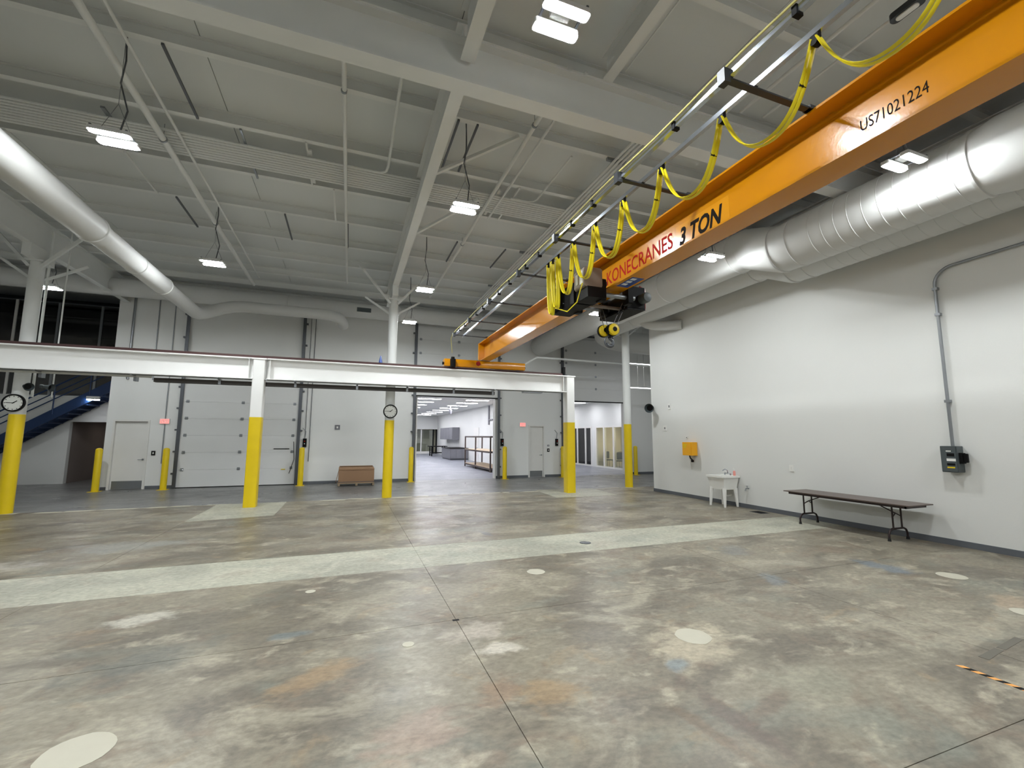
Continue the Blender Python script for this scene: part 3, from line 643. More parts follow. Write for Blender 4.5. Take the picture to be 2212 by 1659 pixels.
# printing on the girder web
wx = XG - .008
box(wx - .0015, wx, 3.80, 4.72, 4.50, 4.86).build('print_plate', M_PLATE, t)
lettering('KONECRANES', 'lettering', M_RED, t, (wx, 6.49, 4.60), .235, 1.70, bold=0.010)
lettering('3 TON', 'lettering', M_INK, t, (wx - .001, 4.66, 4.56), .25, .76, shear=.25, bold=.035)
lettering('US71021224', 'lettering', M_INK, t, (wx, 2.34, 4.665), .105, .50)
MB().box(XG - .1, XG + .12, 5.62, 6.07, GZ0 - .002, GZ0).build('blue_sticker', M_BLUES, t)
for q in range(3): MB().box(XG - .07, XG + .02, 5.66 + q * .12, 5.74 + q * .12, GZ0 - .003, GZ0 - .002).build('sticker_print', M_WHT, t)

# ---- hoist trolley
t = hoist = thing('hoist_trolley', 'black wire rope hoist with grey cover straddling the orange girder', 'hoist', (XG, 6.5, GZ0 - .3))
MB().rbox(3.55, 3.90, 6.18, 6.52, 4.42, 4.76, .05, 'y', 4).build('control_cover', M_HOIST, t)
MB().box(3.543, 3.55, 6.22, 6.32, 4.48, 4.70).build('label_plate', M_WHT, t); MB().box(3.543, 3.55, 6.38, 6.46, 4.5, 4.68).build('label_plate', M_WHT, t)
MB().box(3.56, 3.92, 6.56, 7.40, 4.24, 4.60).box(3.60, 3.95, 6.15, 6.60, 4.24, 4.42).build('chassis', M_BLK, t)
MB().rbox(3.48, 3.56, 6.95, 7.40, 4.27, 4.66, .04, 'x', 3).build('counterweight', M_BLK, t)
MB().box(3.473, 3.48, 7.24, 7.34, 4.32, 4.52).build('label_plate', M_WHT, t)
for y in (6.28, 7.08):
    MB().tube([(3.75, y, 4.35), (4.60, y, 4.35)], .042, 12).build('cross_tube', M_GALV, t)
MB().tube([(3.75, 6.68, 4.27), (4.60, 6.68, 4.27)], .03, 10).build('cross_tube', M_HOIST, t)
for x in (3.93, 4.47):
    for y in (6.28, 7.08):
        MB().rbox(x - .05, x + .05, y - .09, y + .09, 4.22, 4.60, .03, 'x', 3).build('wheel_bracket', M_BLK, t)
        MB().lathe([(.06, -.025), (.06, .025)], (x + (.065 if x < 4.2 else -.065), y, 4.53), 14, 'x').build('wheel', M_DARKM, t)
MB().lathe([(.15, 6.46), (.15, 7.25)], (4.72, 0, 4.42), 24, 'y').build('rope_drum', M_BLK, t)
MB().box(4.54, 4.92, 6.40, 6.46, 4.22, 4.62).box(4.54, 4.92, 7.25, 7.31, 4.22, 4.62).box(4.54, 4.92, 6.40, 7.31, 4.20, 4.23).build('drum_frame', M_BLK, t)
MB().tube([(4.93, 6.42, 4.24), (4.93, 6.42, 4.60), (4.82, 6.42, 4.64)], .014, 6).tube([(4.93, 6.42, 4.22), (4.93, 7.3, 4.22)], .014, 6).build('red_guard', mat('guard_red', srgb(150, 40, 36), .4), t)
MB().lathe([(.02, -.17), (.08, -.16), (.095, -.13), (.095, 0)], (4.86, 6.40, 4.40), 18, 'y').build('motor', M_GREYB, t)
MB().tube([(4.56, 6.42, 4.20), (4.30, 6.36, 4.06)], .011, 6).build('limit_lever', M_BLK, t)
MB().tube([(3.62, 6.7, 4.62), (3.55, 7.0, 4.75), (3.48, 7.1, 4.4), (3.6, 6.85, 4.3)], .008, 6).build('control_cable', M_GALV, t)
HX, HY, HZ = XG, 6.46, 3.79
for dx, tx, ty in ((-.11, -.02, .25), (-.03, .06, .25), (.05, .36, .0), (.12, .44, .0)):
    MB().tube([(HX + dx, HY, HZ + .05), (HX + tx, HY + ty + .1, 4.36)], .006, 6).build('rope', M_GALV, t)
hb = MB().box(HX - .06, HX + .06, HY - .07, HY + .09, HZ - .06, HZ + .06).tube([(HX, HY, HZ), (HX, HY, HZ - .15)], .03, 10).build('hook_block', M_BLK, t)
for dx, dy in ((-.06, .07), (.04, -.06)):
    MB().lathe([(.06, -.05), (.10, -.035), (.10, .035), (.06, .05)], (HX + dx, HY + dy, HZ), 24, 'y').build('sheave_cover', M_YEL, hb)
    MB().lathe([(.112, .02), (.112, .06)], (HX + dx, HY + dy, HZ), 24, 'y').build('sheave', M_BLK, hb)
    MB().lathe([(.042, -.056), (.042, -.050)], (HX + dx, HY + dy, HZ), 16, 'y').build('cover_badge', M_BLK, hb)
hk = [(HX, HY, HZ - .10), (HX, HY, HZ - .135)] + [p for p in arc((HX, HY, HZ - .22), .062, 90, -170, 14, 'xz')]
MB().tube(hk, [.024, .028] + [.032 - .0012 * abs(i - 7) for i in range(15)], 10).build('hook', M_DARKM, hb)
MB().tube(arc((HX, HY, HZ - .205), .10, 40, 320, 16, 'xz'), .014, 8).build('hook_latch', M_DARKM, hb)

# ---- festoon cable: hanging loops with a trolley at each top
t = fest = thing('festoon_cable', 'flat yellow festoon cable hanging in loops beside the girder', 'cable', (3.27, 4, 4.9))
ft = [-2.2, -.9, .3, 1.15, 2.07, 2.99, 3.87, 4.63, 5.35, 6.02, 6.58, 6.80, 6.98]
dep = [.6, .6, .55, .50, .52, .54, .56, .60, .66, .72, .85, .92]
for y in ft: MB().box(3.25, 3.29, y - .03, y + .03, 4.99, 5.05).lathe([(.028, -.03), (.028, .03)], (3.27, y, 4.985), 12, 'x').build('cable_trolley', M_BLK, t)
for i in range(len(ft) - 1):
    a, c = ft[i], ft[i + 1]; d = dep[i]; n = 22; w = (c - a) / 2
    for dx in (-.02, .02):
        pts = []
        for k in range(n + 1):
            s = -1 + 2 * k / n; u = abs(s)
            shape = 1 - u ** 2.4
            yy = (a + c) / 2 + s * (w - .02) + .035 * math.sin(PI * u) * (1 if s > 0 else -1) * (1 if w < .25 else .4)
            pts.append((3.27 + dx + .03 * (1 - u), yy, 5.02 - d * shape * (1 + .02 * (dx > 0))))
        MB().tube(pts, .021, 6, flat=(1.0, .38), up=(1, 0, 0)).build('cable_loop', M_CABLE, t)
    MB().box(3.24, 3.31, (a + c) / 2 - w * .72, (a + c) / 2 - w * .72 + .012, 5.02 - d * .58, 5.02 - d * .52).build('cable_tie', M_BLK, t)
MB().tube([(3.3, 6.98, 5.0), (3.32, 7.02, 4.5), (3.36, 6.85, 4.2), (3.4, 6.5, 4.05), (3.45, 6.25, 4.15), (3.5, 6.15, 4.45)], .010, 6).build('cable_tail', M_CABLE, t)

# ================================================================== DUCTS
def ribbed(b, x, z, y0, y1, r, step=.0):
    b.lathe([(r, y0), (r, y1)], (x, 0, z), 36, 'y', caps=False)
def supply_duct(x, zn, zf, ya, yb, ye, label):
    t = thing('air_duct', label, 'duct', (x, ya, zn), 'large supply ducts along the right wall'); rn, rf = .51, .47
    MB().lathe([(rn + .045, YN + .3), (rn + .045, 3.05), (rn, 3.25), (rn, ya)], (x, 0, zn), 40, 'y').build('duct_run', M_DUCT, t)
    MB().tube([(x, ya - .02, zn), (x, ya + .42, zn + .01), (x, yb, zf), (x, yb + .1, zf)], [rn, rn * .99, rf, rf], 40, up=(1, 0, 0)).build('offset_section', M_DUCT, t)
    MB().lathe([(rf, yb + .05), (rf, ye)], (x, 0, zf), 40, 'y').build('duct_run', M_DUCT, t)
    for y in (ya, ya + .42): MB().lathe([(rn - .01, -.02), (rn + .014, -.012), (rn + .014, .012), (rn - .01, .02)], (x, y, zn + (.01 if y > ya else 0)), 40, 'y', caps=False).build('collar', M_DUCT, t)
    y = ya - .5
    while y > 3.45:
        MB().lathe([(rn - .004, -.012), (rn + .006, 0), (rn - .004, .012)], (x, y, zn), 40, 'y', caps=False).build('rib', M_DUCT, t); y -= .24
    MB().lathe([(rn + .02, 2.2), (rn + .03, 2.25), (rn + .03, 3.72), (rn, 3.8)], (x, 0, zn), 40, 'y', caps=False).build('sleeve', M_DUCT, t) if False else None
    for y in (3.3, yb + .3, yb + 2.8, yb + 5.4): 
        z = zn if y < ya else zf; r = rn if y < ya else rf
        MB().lathe([(r - .005, -.03), (r + .02, -.02), (r + .02, .02), (r - .005, .03)], (x, y, z), 40, 'y', caps=False).build('collar', M_DUCT, t)
    return t
d1 = supply_duct(8.70, 6.01, 6.36, 6.15, 7.40, 19.6, 'big white round duct nearer the crane along the right wall')
d2 = supply_duct(9.76, 6.10, 6.42, 6.70, 7.80, 14.6, 'big white round duct closest to the right wall')
# branch drops at the far end
MB().tube([(9.76, 12.95, 6.2), (9.78, 12.85, 6.05), (9.84, 12.68, 5.93), (9.97, 12.45, 5.84), (10.15, 12.15, 5.78), (10.33, 11.88, 5.75), (10.47, 11.68, 5.74)], .17, 20).build('branch_duct', M_DUCT, d2)
MB().tube([(9.76, 14.4, 6.42), (9.76, 15.0, 6.40), (9.85, 15.5, 6.36), (10.15, 15.95, 6.28), (10.7, 16.25, 6.2), (11.4, 16.35, 6.15), (16.8, 16.4, 6.1)], .47, 28).build('branch_duct', M_DUCT, d2)
# left spiral duct
t = thing('air_duct', 'white stepped spiral duct running overhead on the left', 'duct', (-4.7, 10, 5.8))
xl, zl = -4.70, 5.80
MB().lathe([(.262, YN + .3), (.262, 10.15), (.225, 10.45)], (xl, 0, zl), 28, 'y', caps=False).build('duct_run', M_DUCT, t)
MB().lathe([(.225, 10.4), (.225, 13.55), (.195, 13.8)], (xl, 0, zl), 28, 'y', caps=False).build('duct_run', M_DUCT, t)
el = [(xl, 13.75, zl), (xl, 16.2, zl), (xl + .03, 16.45, zl + .03), (xl + .12, 16.7, zl + .12), (xl + .28, 16.92, zl + .26), (xl + .5, 17.1, zl + .42), (xl + .8, 17.25, zl + .55), (xl + 1.1, 17.34, zl + .61), (-1.2, 17.4, zl + .62), (-.8, 17.44, zl + .61), (-.5, 17.6, zl + .58), (-.38, 17.9, zl + .52), (-.36, 18.4, zl + .5)]
MB().tube(el, .195, 24).build('duct_elbow', M_DUCT, t)
for y, r in ((10.15, .262), (13.55, .225), (7.0, .262), (12.0, .225)): MB().lathe([(r - .004, -.025), (r + .016, -.015), (r + .016, .015), (r - .004, .025)], (xl, y, zl), 28, 'y', caps=False).build('collar', M_DUCT, t)
# long return duct along the end wall
t = thing('air_duct', 'long white duct running along the top of the end wall', 'duct', (0, 18.6, 7.03))
MB().lathe([(.31, XL + .1), (.31, 7.95)], (0, 18.6, 7.03), 28, 'x').build('duct_run', M_DUCT, t)
for x in (-9.5, -6.0, -2.4, 1.8, 5.4): MB().lathe([(.305, -.03), (.325, -.02), (.325, .02), (.305, .03)], (x, 18.6, 7.03), 28, 'x', caps=False).build('collar', M_DUCT, t)
MB().box(.12, .66, 18.26, 18.32, 6.90, 7.06).build('grille', M_GREYB, t)

# ================================================================== HIGH-BAY LIGHTS
ZL = 6.05
def highbay_proto(loc, label):
    x, y, z = loc; t = thing('high_bay_light', label, 'light', loc, 'twin strip high-bay lights')
    for sg in (-1, 1):
        c = y + sg * .125
        MB().rbox(x - .245, x + .245, c - .06, c + .06, z + .007, z + .06, .03, 'z', 3).build('casing', M_LAMPC, t)
        MB().rbox(x - .23, x + .23, c - .052, c + .052, z, z + .007, .05, 'z', 4).build('lamp_strip', E_LAMP, t)
    for sx in (-.2, .2): MB().box(x + sx - .012, x + sx + .012, y - .19, y + .19, z + .06, z + .075).build('cross_bar', M_DARKM, t)
    MB().box(x - .10, x + .10, y - .06, y + .06, z + .075, z + .13).build('driver', M_LAMPC, t)
    for sg in (-1, 1): MB().tube([(x + sg * .2, y, z + .07), (x, y, z + .55), (x, y, ZR - .02)], .004, 5).build('hanger', M_GALV, t)
    MB().tube([(x + .05, y, z + .13), (x + .09, y + .05, z + .5), (x - .02, y + .04, z + .9), (x + .02, y + .02, z + 1.25), (x, y, ZR - .03)], .011, 6).build('power_cord', M_DARKM, t)
    return t
lights = [(1.81, 3.53, 'bright twin high-bay light at the top of the picture'), (1.81, 7.41, 'twin high-bay light hanging right of the central roof beam'), (1.87, 12.2, 'high-bay light hanging beside the top of the clock column'), (1.92, 16.0, 'small far high-bay light in front of the end wall duct'),
          (-3.26, 7.32, 'twin high-bay light above the left spiral duct'), (-3.24, 12.1, 'high-bay light hanging right of the left spiral duct'), (-8.11, 15.85, 'high-bay light beside the left edge column before dark glazing'),
          (7.68, 3.76, 'twin high-bay light above the ribbed duct on the right'), (7.69, 7.55, 'twin high-bay light between the girder and the duct offset'), (7.70, 12.55, 'high-bay light behind the hoist hook'),
          (1.81, -.4, 'high-bay light just behind the viewer on the centre row'), (-3.26, -.4, 'high-bay light just behind the viewer on the left row'), (7.68, -.4, 'high-bay light just behind the viewer on the right row'), (-3.26, 3.5, 'high-bay light above the viewer on the left row'),
          (-8.1, 3.5, 'high-bay light out of view over the far left bay'), (-8.1, 9.6, 'high-bay light over the far left bay beyond the duct'), (1.81, -4.4, 'high-bay light far behind the viewer, centre row'), (7.68, -4.4, 'high-bay light far behind the viewer, right row'),
          (13.4, 11.6, 'high-bay light of the side bay hidden behind the white wall'), (13.4, 5.0, 'high-bay light deep in the side bay behind the white wall')]
proto = highbay_proto((lights[0][0], lights[0][1], ZL), lights[0][2])
for x, y, lb in lights[1:]:
    c = copy_tree(proto, (x, y, ZL)); c['label'] = lb
# linear lights in the side bay right of the wall end
for z, y, lb in ((5.40, 17.5, 'upper suspended tube light past the end of the white wall'), (4.25, 17.5, 'lower suspended tube light past the end of the white wall')):
    t = thing('tube_light', lb, 'light', (13.2, y, z))
    box(12.45, 14.6, y - .06, y + .06, z + .03, z + .08).build('casing', M_LAMPC, t); box(12.45, 14.6, y - .05, y + .05, z, z + .03).build('tube', emission('tube_glow_%d' % int(z * 100), (.95, .97, 1, 1), 9.0 if z > 5 else 3.0), t)
    for x in (12.9, 13.25): MB().tube([(x, y, z + .08), (x, y, ZR - .02)], .008, 6).build('hanger', M_LEAF, t)
t = thing('wall_pack_lamp', 'small unlit oval lamp on the ceiling conduit at upper right', 'lamp', (6.35, 2.95, 7.3))
MB().rbox(6.30, 6.44, 2.74, 3.10, 7.28, 7.36, .06, 'z', 5).build('casing', M_ARM, t); MB().rbox(6.33, 6.41, 2.80, 3.04, 7.265, 7.28, .035, 'z', 5).build('lens', M_PLAST, t)

# ================================================================== CEILING PIPES
t = thing('conduit_bundle', 'bundle of white conduits running across under the roof joists', 'conduits', (0, 9.5, 7.4))
for k in range(9): MB().tube([(XL + .1, 9.16 + k * .09, 7.47), (17.2, 9.16 + k * .09, 7.47)], .026, 8).build('conduit', M_STEEL, t)
for x in (-9.5, -4.2, -.95, 3.0, 7.4, 11.5): MB().box(x - .03, x + .03, 8.95, 10.15, 7.505, 7.54).build('strut_channel', M_GALV if x < -1 else M_STEEL, t)
t = thing('conduit_bundle', 'bundle of conduits running beside the festoon track under the roof', 'conduits', (5, 9, 7.4))
for k in range(5): MB().tube([(4.78 + k * .09, 5.4, 7.45), (4.78 + k * .09, 17.8, 7.45)], .026, 8).build('conduit', M_STEEL, t)
for y in (7.11, 11.94, 15.16): MB().box(4.65, 5.3, y - .03, y + .03, 7.48, 7.54).build('strut_channel', M_GALV, t)
def pipe(label, pts, r, hang=(), name='ceiling_pipe', m=M_STEEL):
    t = thing(name, label, 'pipe', pts[0]); MB().tube(pts, r, 10).build('pipe', m, t)
    for p in hang: MB().lathe([(r + .012, -.02), (r + .012, .02)], p, 12, 'y').tube([p, (p[0], p[1], 7.6)], .006, 5).build('hanger', M_GALV, t)
    return t
pipe('thick white sprinkler main running toward the end wall on the left', [(-3.4, YN + .2, 7.30), (-3.4, 17.5, 7.30)], .055, [(-3.4, 2.3, 7.3), (-3.4, 6.2, 7.3), (-3.4, 9.2, 7.3), (-3.4, 12.6, 7.3)])
pipe('thin white pipe beside the left sprinkler main', [(-3.15, YN + .2, 7.42), (-3.15, 17.0, 7.42)], .025)
pipe('slim white pipe running lengthwise left of the central roof beam', [(-.30, 5.5, 7.36), (-.27, 16.3, 7.36)], .035, [(-.30, 6.9, 7.36)])
pipe('white conduit bending into the conduit bundle left of the roof beam', [(.53, 5.4, 7.42), (.53, 8.8, 7.42), (.50, 8.98, 7.42), (.40, 9.06, 7.42), (-1.2, 9.08, 7.42)], .028)
pipe('white pipe running lengthwise right of the central roof beam', [(2.86, 5.3, 7.40), (2.80, 17.0, 7.40)], .04, [(2.85, 6.6, 7.4), (2.83, 11.8, 7.4)])
pipe('thin conduit beside the pipe right of the central beam', [(3.16, 5.3, 7.44), (3.10, 10.2, 7.44)], .025)
pipe('conduit bending beside the pipe right of the central beam', [(3.9, 7.2, 7.44), (3.9, 8.9, 7.44), (3.86, 9.0, 7.44), (3.75, 9.06, 7.44), (3.3, 9.08, 7.44)], .022)
pipe('slim conduit crossing above the girder toward the unlit lamp', [(6.40, YN + .2, 7.36), (6.40, 5.0, 7.36)], .02)
pipe('pale ceiling conduit over the girder nearer the festoon track', [(5.75, YN + .2, 7.42), (5.75, 5.1, 7.42)], .03)
pipe('pale ceiling conduit over the girder nearer the unlit lamp', [(6.0, YN + .2, 7.42), (6.0, 5.1, 7.42)], .03)
pipe('thin ceiling conduit just right of the brightest light', [(3.7, YN + .2, 7.45), (3.7, 5.1, 7.45)], .012)
pipe('white pipe rising then crossing before the right overhead doors', [(6.85, 17.0, 4.95), (7.42, 17.0, 5.29), (9.0, 17.0, 5.29), (14.5, 17.0, 5.25)], .045)
pipe('white pipe along the top of the end wall above the duct', [(XL + .2, 19.3, 7.42), (9.5, 19.3, 7.42)], .04)
pipe('thin conduit running up the end wall left of the closed door', [(-6.35, YB - .03, .9), (-6.35, YB - .03, 7.2)], .016, m=M_GALV)
pipe('thin chain conduit on the end wall right of the closed door', [(-1.45, YB - .04, .9), (-1.45, YB - .04, 6.9)], .012, m=M_DARKM)
pipe('thin second conduit on the end wall right of the closed door', [(-1.62, YB - .03, 1.6), (-1.62, YB - .03, 6.9)], .010, m=M_DARKM)
pipe('grey conduit at the far left end of the end wall', [(-7.6, YB - .04, 3.95), (-7.6, YB - .04, 7.2)], .04, m=M_GALV)
pipe('grey conduit on the end wall near its left end', [(-6.85, YB - .03, 3.95), (-6.85, YB - .03, 7.2)], .018, m=M_GALV)
# diagonal roof braces at the central beam
for a, c, lb in (((1.3, 7.9, 6.9), (2.75, 7.1, 7.5), 'white diagonal brace right of the roof beam near the light'), ((1.3, 10.6, 6.9), (2.6, 9.3, 7.4), 'white diagonal brace right of the roof beam farther back')):
    t = thing('roof_brace', lb, 'brace', a); MB().bar(a, c, .06, .06).build('brace_bar', M_STEEL, t)

# ================================================================== WALL AND FLOOR THINGS
def bollard(x, y, label, h=1.48):
    t = thing('bollard', label, 'bollard', (x, y, 0), 'yellow guard bollards by the overhead doors')
    r = .10; prof = [(r, .012), (r, h - r * .7)] + [(r * math.cos(a), h - r * .7 + r * .7 * math.sin(a)) for a in (.4, .8, 1.2, 1.5)]
    MB().lathe(prof, (x, y, 0), 20).build('post', M_YEL, t); box(x - .15, x + .15, y - .15, y + .15, 0, .012).build('base_plate', M_YEL, t)
bollard(-8.02, 19.35, 'yellow bollard by the stair corner left of the exit door')
bollard(-6.08, 19.30, 'yellow bollard at the left side of the closed overhead door')
bollard(-1.66, 19.25, 'yellow bollard at the right side of the closed overhead door')
bollard(2.58, 19.35, 'yellow bollard left of the opening to the bright room')
bollard(6.82, 19.35, 'yellow bollard right of the opening to the bright room')
bollard(9.80, 19.35, 'yellow bollard half hidden behind the right runway post')
bollard(13.98, 19.35, 'yellow bollard mostly hidden behind the round column')

def exit_sign(x, z, label):
    t = thing('exit_sign', label, 'exit sign', (x, YB, z)); w, h = .30, .19
    box(x - w / 2, x + w / 2, YB - .05, YB, z - h / 2, z + h / 2).build('sign_box', M_PLAST, t)
    box(x - w / 2 + .012, x + w / 2 - .012, YB - .054, YB - .05, z - h / 2 + .012, z + h / 2 - .012).build('red_panel', E_EXIT, t)
    lettering('EXIT', 'lettering', M_WHT, t, (x - .11, YB - .055, z - .05), .10, .22, face='-y', bold=.02)
exit_sign(-6.36, 2.44, 'red EXIT sign beside the left exit door')
exit_sign(7.86, 2.50, 'red EXIT sign beside the right exit door')

def operator(x, z, label):
    t = thing('door_control', label, 'door control', (x, YB, z))
    MB().rbox(x - .07, x + .07, YB - .09, YB, z - .17, z + .17, .025, 'z', 3).build('housing', M_BLK, t)
    MB().lathe([(.02, 0), (.02, -.02)], (x, YB - .09, z + .06), 10, 'y').build('button', M_RED, t); MB().lathe([(.02, 0), (.02, -.02)], (x, YB - .09, z - .04), 10, 'y').build('button', M_PLAST, t)
    MB().tube([(x, YB - .04, z + .17), (x + .03, YB - .04, z + .45), (x - .1, YB - .03, z + .6)], .012, 6).build('control_cable', M_GALV, t)
operator(-1.62, 1.65, 'black push-button control right of the closed overhead door')
operator(6.82, 1.66, 'black push-button control right of the bright room opening')
operator(9.66, 1.66, 'black push-button control right of the right exit door')
def wall_plate(x, y, z, label, face, w=.12, h=.16, m=M_PLAST, c=M_BLK, name='wall_switch', cat='switch'):
    t = thing(name, label, cat, (x, y, z))
    if face == '-y': box(x - w / 2, x + w / 2, y - .02, y, z - h / 2, z + h / 2).build('plate', m, t); box(x - w / 6, x + w / 6, y - .028, y - .02, z - h / 5, z + h / 5).build('toggle', c, t)
    else: box(x - .02, x, y - w / 2, y + w / 2, z - h / 2, z + h / 2).build('plate', m, t); box(x - .028, x - .02, y - w / 6, y + w / 6, z - h / 5, z + h / 5).build('toggle', c, t)
wall_plate(-6.62, YB, 1.28, 'small dark card reader right of the left exit door', '-y', m=M_BLK, c=M_PLAST)
wall_plate(9.22, YB, 1.28, 'small dark card reader right of the right exit door', '-y', m=M_BLK, c=M_PLAST)
wall_plate(9.22, YB, 1.50, 'small pale switch above the right card reader', '-y', m=M_CAB, c=M_PLAST, w=.1, h=.08)
wall_plate(-.42, YB, 2.28, 'small grey notice plate on the end wall above the cardboard box', '-y', w=.2, h=.2, m=M_CAB, c=M_PLAST, name='notice_plate', cat='sign')
wall_plate(XR, 8.05, 1.18, 'white outlet cover above the left end of the folding table', '-x', c=M_LEAF, name='wall_outlet', cat='outlet')
wall_plate(XR, 12.71, 2.25, 'small white thermostat below the horn on the white wall', '-x', c=M_CAB, w=.16, h=.18, name='thermostat', cat='thermostat')
wall_plate(XR, 12.45, 3.0, 'small strobe unit beside the horn on the white wall', '-x', c=M_DARKM, w=.13, h=.2, name='strobe_alarm', cat='alarm')
wall_plate(XR, 11.66, 1.93, 'tiny grey hook plate above the yellow control box', '-x', c=M_DARKM, w=.10, h=.06, name='hook_plate', cat='hook')

def horn(x, y, z, label, d, k=1.0):
    t = thing('horn_speaker', label, 'speaker', (x, y, z)); dv = Vector(d).normalized()
    P = lambda s: Vector((x, y, z)) + dv * (s * k)
    MB().tube([P(.10), P(.20), P(.32), P(.42), P(.46)], [.06 * k, .065 * k, .10 * k, .15 * k, .165 * k], 20, caps=False).tube([P(.02), P(.12)], .075 * k, 16).build('horn', M_GREYB, t)
    MB().tube([P(.34), P(.345)], .10 * k, 16).build('throat', M_BLK, t)
    MB().tube([(x, y, z), P(.05)], .03, 8).build('bracket', M_DARKM, t)
horn(XR - .01, 13.38, 3.02, 'grey horn loudspeaker at the end of the white wall', (-.75, -.6, -.12))
horn(-7.70, 14.62, 3.15, 'black horn loudspeaker on the left edge column', (.55, -.6, -.1), .62)
horn(-7.50, 14.8, 3.18, 'second horn loudspeaker on the left edge column facing the stairs', (.9, -.2, -.15), .62)

# ---- yellow crane control box with pendant
t = thing('control_box', 'yellow control box with hanging plug on the white wall', 'control box', (XR, 11.5, 1.5))
box(XR - .24, XR - .01, 11.22, 11.62, 1.36, 1.78).build('box_body', mat('box_yellow', srgb(240, 172, 20), .4), t)
box(XR - .255, XR - .24, 11.23, 11.61, 1.37, 1.77).build('box_door', mat('box_yellow', srgb(240, 172, 20), .4), t)
box(XR - .258, XR - .255, 11.42, 11.58, 1.66, 1.72).build('label_plate', M_YEL, t); box(XR - .258, XR - .255, 11.44, 11.58, 1.60, 1.64).build('label_plate', M_YEL, t)
MB().tube([(XR - .15, 11.42, 1.36), (XR - .16, 11.38, 1.28), (XR - .12, 11.33, 1.22)], .018, 8).lathe([(.045, 0), (.045, .07)], (XR - .12, 11.33, 1.15), 12).build('plug', M_BLK, t)
# ---- disconnect switch and its conduit
t = thing('disconnect_switch', 'dark grey disconnect switch box on the white wall', 'switch box', (XR, 4.85, 1.55))
yA, yB, zA, zB = 4.71, 4.95, 1.33, 1.80
MB().rbox(XR - .20, XR - .01, yA, yB, zA, zB, .012, 'x', 2).build('enclosure', M_GREYB, t)
box(XR - .212, XR - .20, yA + .015, yB - .015, zA + .015, zB - .015).build('cover', M_GREYB, t)
MB().box(XR - .16, XR - .06, yA - .05, yA, zA + .16, zB - .12).rbox(XR - .14, XR - .10, yA - .11, yA - .05, zA + .18, zB - .13, .015, 'x', 2).build('handle', M_BLK, t)
for z0, z1, a, c, m in ((.44, .455, .05, .30, M_DARKM), (.39, .41, .12, .22, M_WHT), (.30, .36, .13, .28, M_BLK), (.21, .26, .12, .30, M_WHT), (.13, .17, .12, .28, M_BLK), (.08, .105, .12, .27, M_YEL)):
    box(XR - .214, XR - .212, yB - c * .72, yB - a * .72, zA + z0 * .95, zA + z1 * .95).build('label_plate', m, t)
t = thing('wall_conduit', 'grey conduit rising from the disconnect switch and bending away', 'conduit', (XR, 4.83, 1.8))
MB().tube([(XR - .05, 4.83, 1.80), (XR - .05, 4.83, 4.85)] + [(XR - .05, 4.83 - .3 + .3 * math.cos(a), 4.85 + .3 * math.sin(a)) for a in [k * PI / 16 for k in range(1, 9)]] + [(XR - .05, 2.0, 5.22), (XR - .05, YN + .2, 5.3)], .026, 10).build('conduit', M_GALV, t)
for z in (2.6, 4.25, 4.75): MB().box(XR - .08, XR, 4.79, 4.87, z, z + .05).build('clamp', M_GALV, t)
# ---- utility sink
t = thing('utility_sink', 'white plastic utility sink on legs against the white wall', 'sink', (10.1, 9.9, 0))
sx0, sx1, sy0, sy1 = 9.88, 10.42, 9.66, 10.26
b = MB(); zt = .86
outer = [(sx0, sy0), (sx1, sy0), (sx1, sy1), (sx0, sy1)]
def ring(b_, o, z_o, i, z_i):
    n = 4; b_.add([(x, y, z_o) for x, y in o] + [(x, y, z_i) for x, y in i], [(k, (k + 1) % n, n + (k + 1) % n, n + k) for k in range(n)])
ins = lambda d, e=0: [(sx0 + d, sy0 + d), (sx1 - d - e, sy0 + d), (sx1 - d - e, sy1 - d), (sx0 + d, sy1 - d)]
ring(b, ins(-.03), zt - .05, ins(-.03), zt); ring(b, ins(-.03), zt, ins(.04, .1), zt); ring(b, ins(.04, .1), zt, ins(.07, .1), zt - .32); b.add([(x, y, zt - .32) for x, y in ins(.07, .1)], [(0, 1, 2, 3)])
ring(b, ins(-.03), zt - .05, ins(0), zt - .06); ring(b, ins(0), zt - .06, ins(.05), zt - .38); b.add([(x, y, zt - .38) for x, y in ins(.05)], [(3, 2, 1, 0)])
b.build('basin', M_PLAST, t)
for x, y in ((sx0 + .07, sy0 + .07), (sx1 - .07, sy0 + .07), (sx1 - .07, sy1 - .07), (sx0 + .07, sy1 - .07)):
    dx = -.03 if x < 10.1 else .03; dy = -.03 if y < 9.9 else .03
    MB().tube([(x, y, zt - .34), (x + dx, y + dy, 0)], [.06, .03], 8).build('leg', M_PLAST, t)
MB().tube([(10.34, 10.06, zt), (10.34, 10.06, zt + .05), (10.34, 9.86, zt + .05), (10.34, 9.86, zt)], .02, 8).tube([(10.34, 9.95, zt + .05), (10.32, 9.95, zt + .13), (10.24, 9.95, zt + .17), (10.14, 9.95, zt + .13)], .014, 8).build('faucet', M_CHROME, t)
MB().tube([(10.12, 9.95, zt - .38), (10.12, 9.95, .30), (10.3, 9.95, .28), (10.45, 9.95, .3)], .025, 8).build('drain_pipe', M_PLAST, t)
t = thing('soap_bottle', 'pink soap bottle on the back rim of the sink', 'bottle', (10.36, 9.74, zt))
MB().lathe([(.033, 0), (.035, .01), (.035, .11), (.02, .135), (.012, .14)], (10.36, 9.74, zt), 14).build('bottle_body', M_PINK, t)
MB().lathe([(.014, .14), (.014, .165), (.005, .17), (.005, .2)], (10.36, 9.74, zt), 10).tube([(10.36, 9.74, zt + .2), (10.31, 9.74, zt + .195)], .006, 6).build('pump', M_PLAST, t)
t = thing('hose_bib', 'small brass hose tap on the wall right of the sink', 'tap', (XR, 9.37, .55))
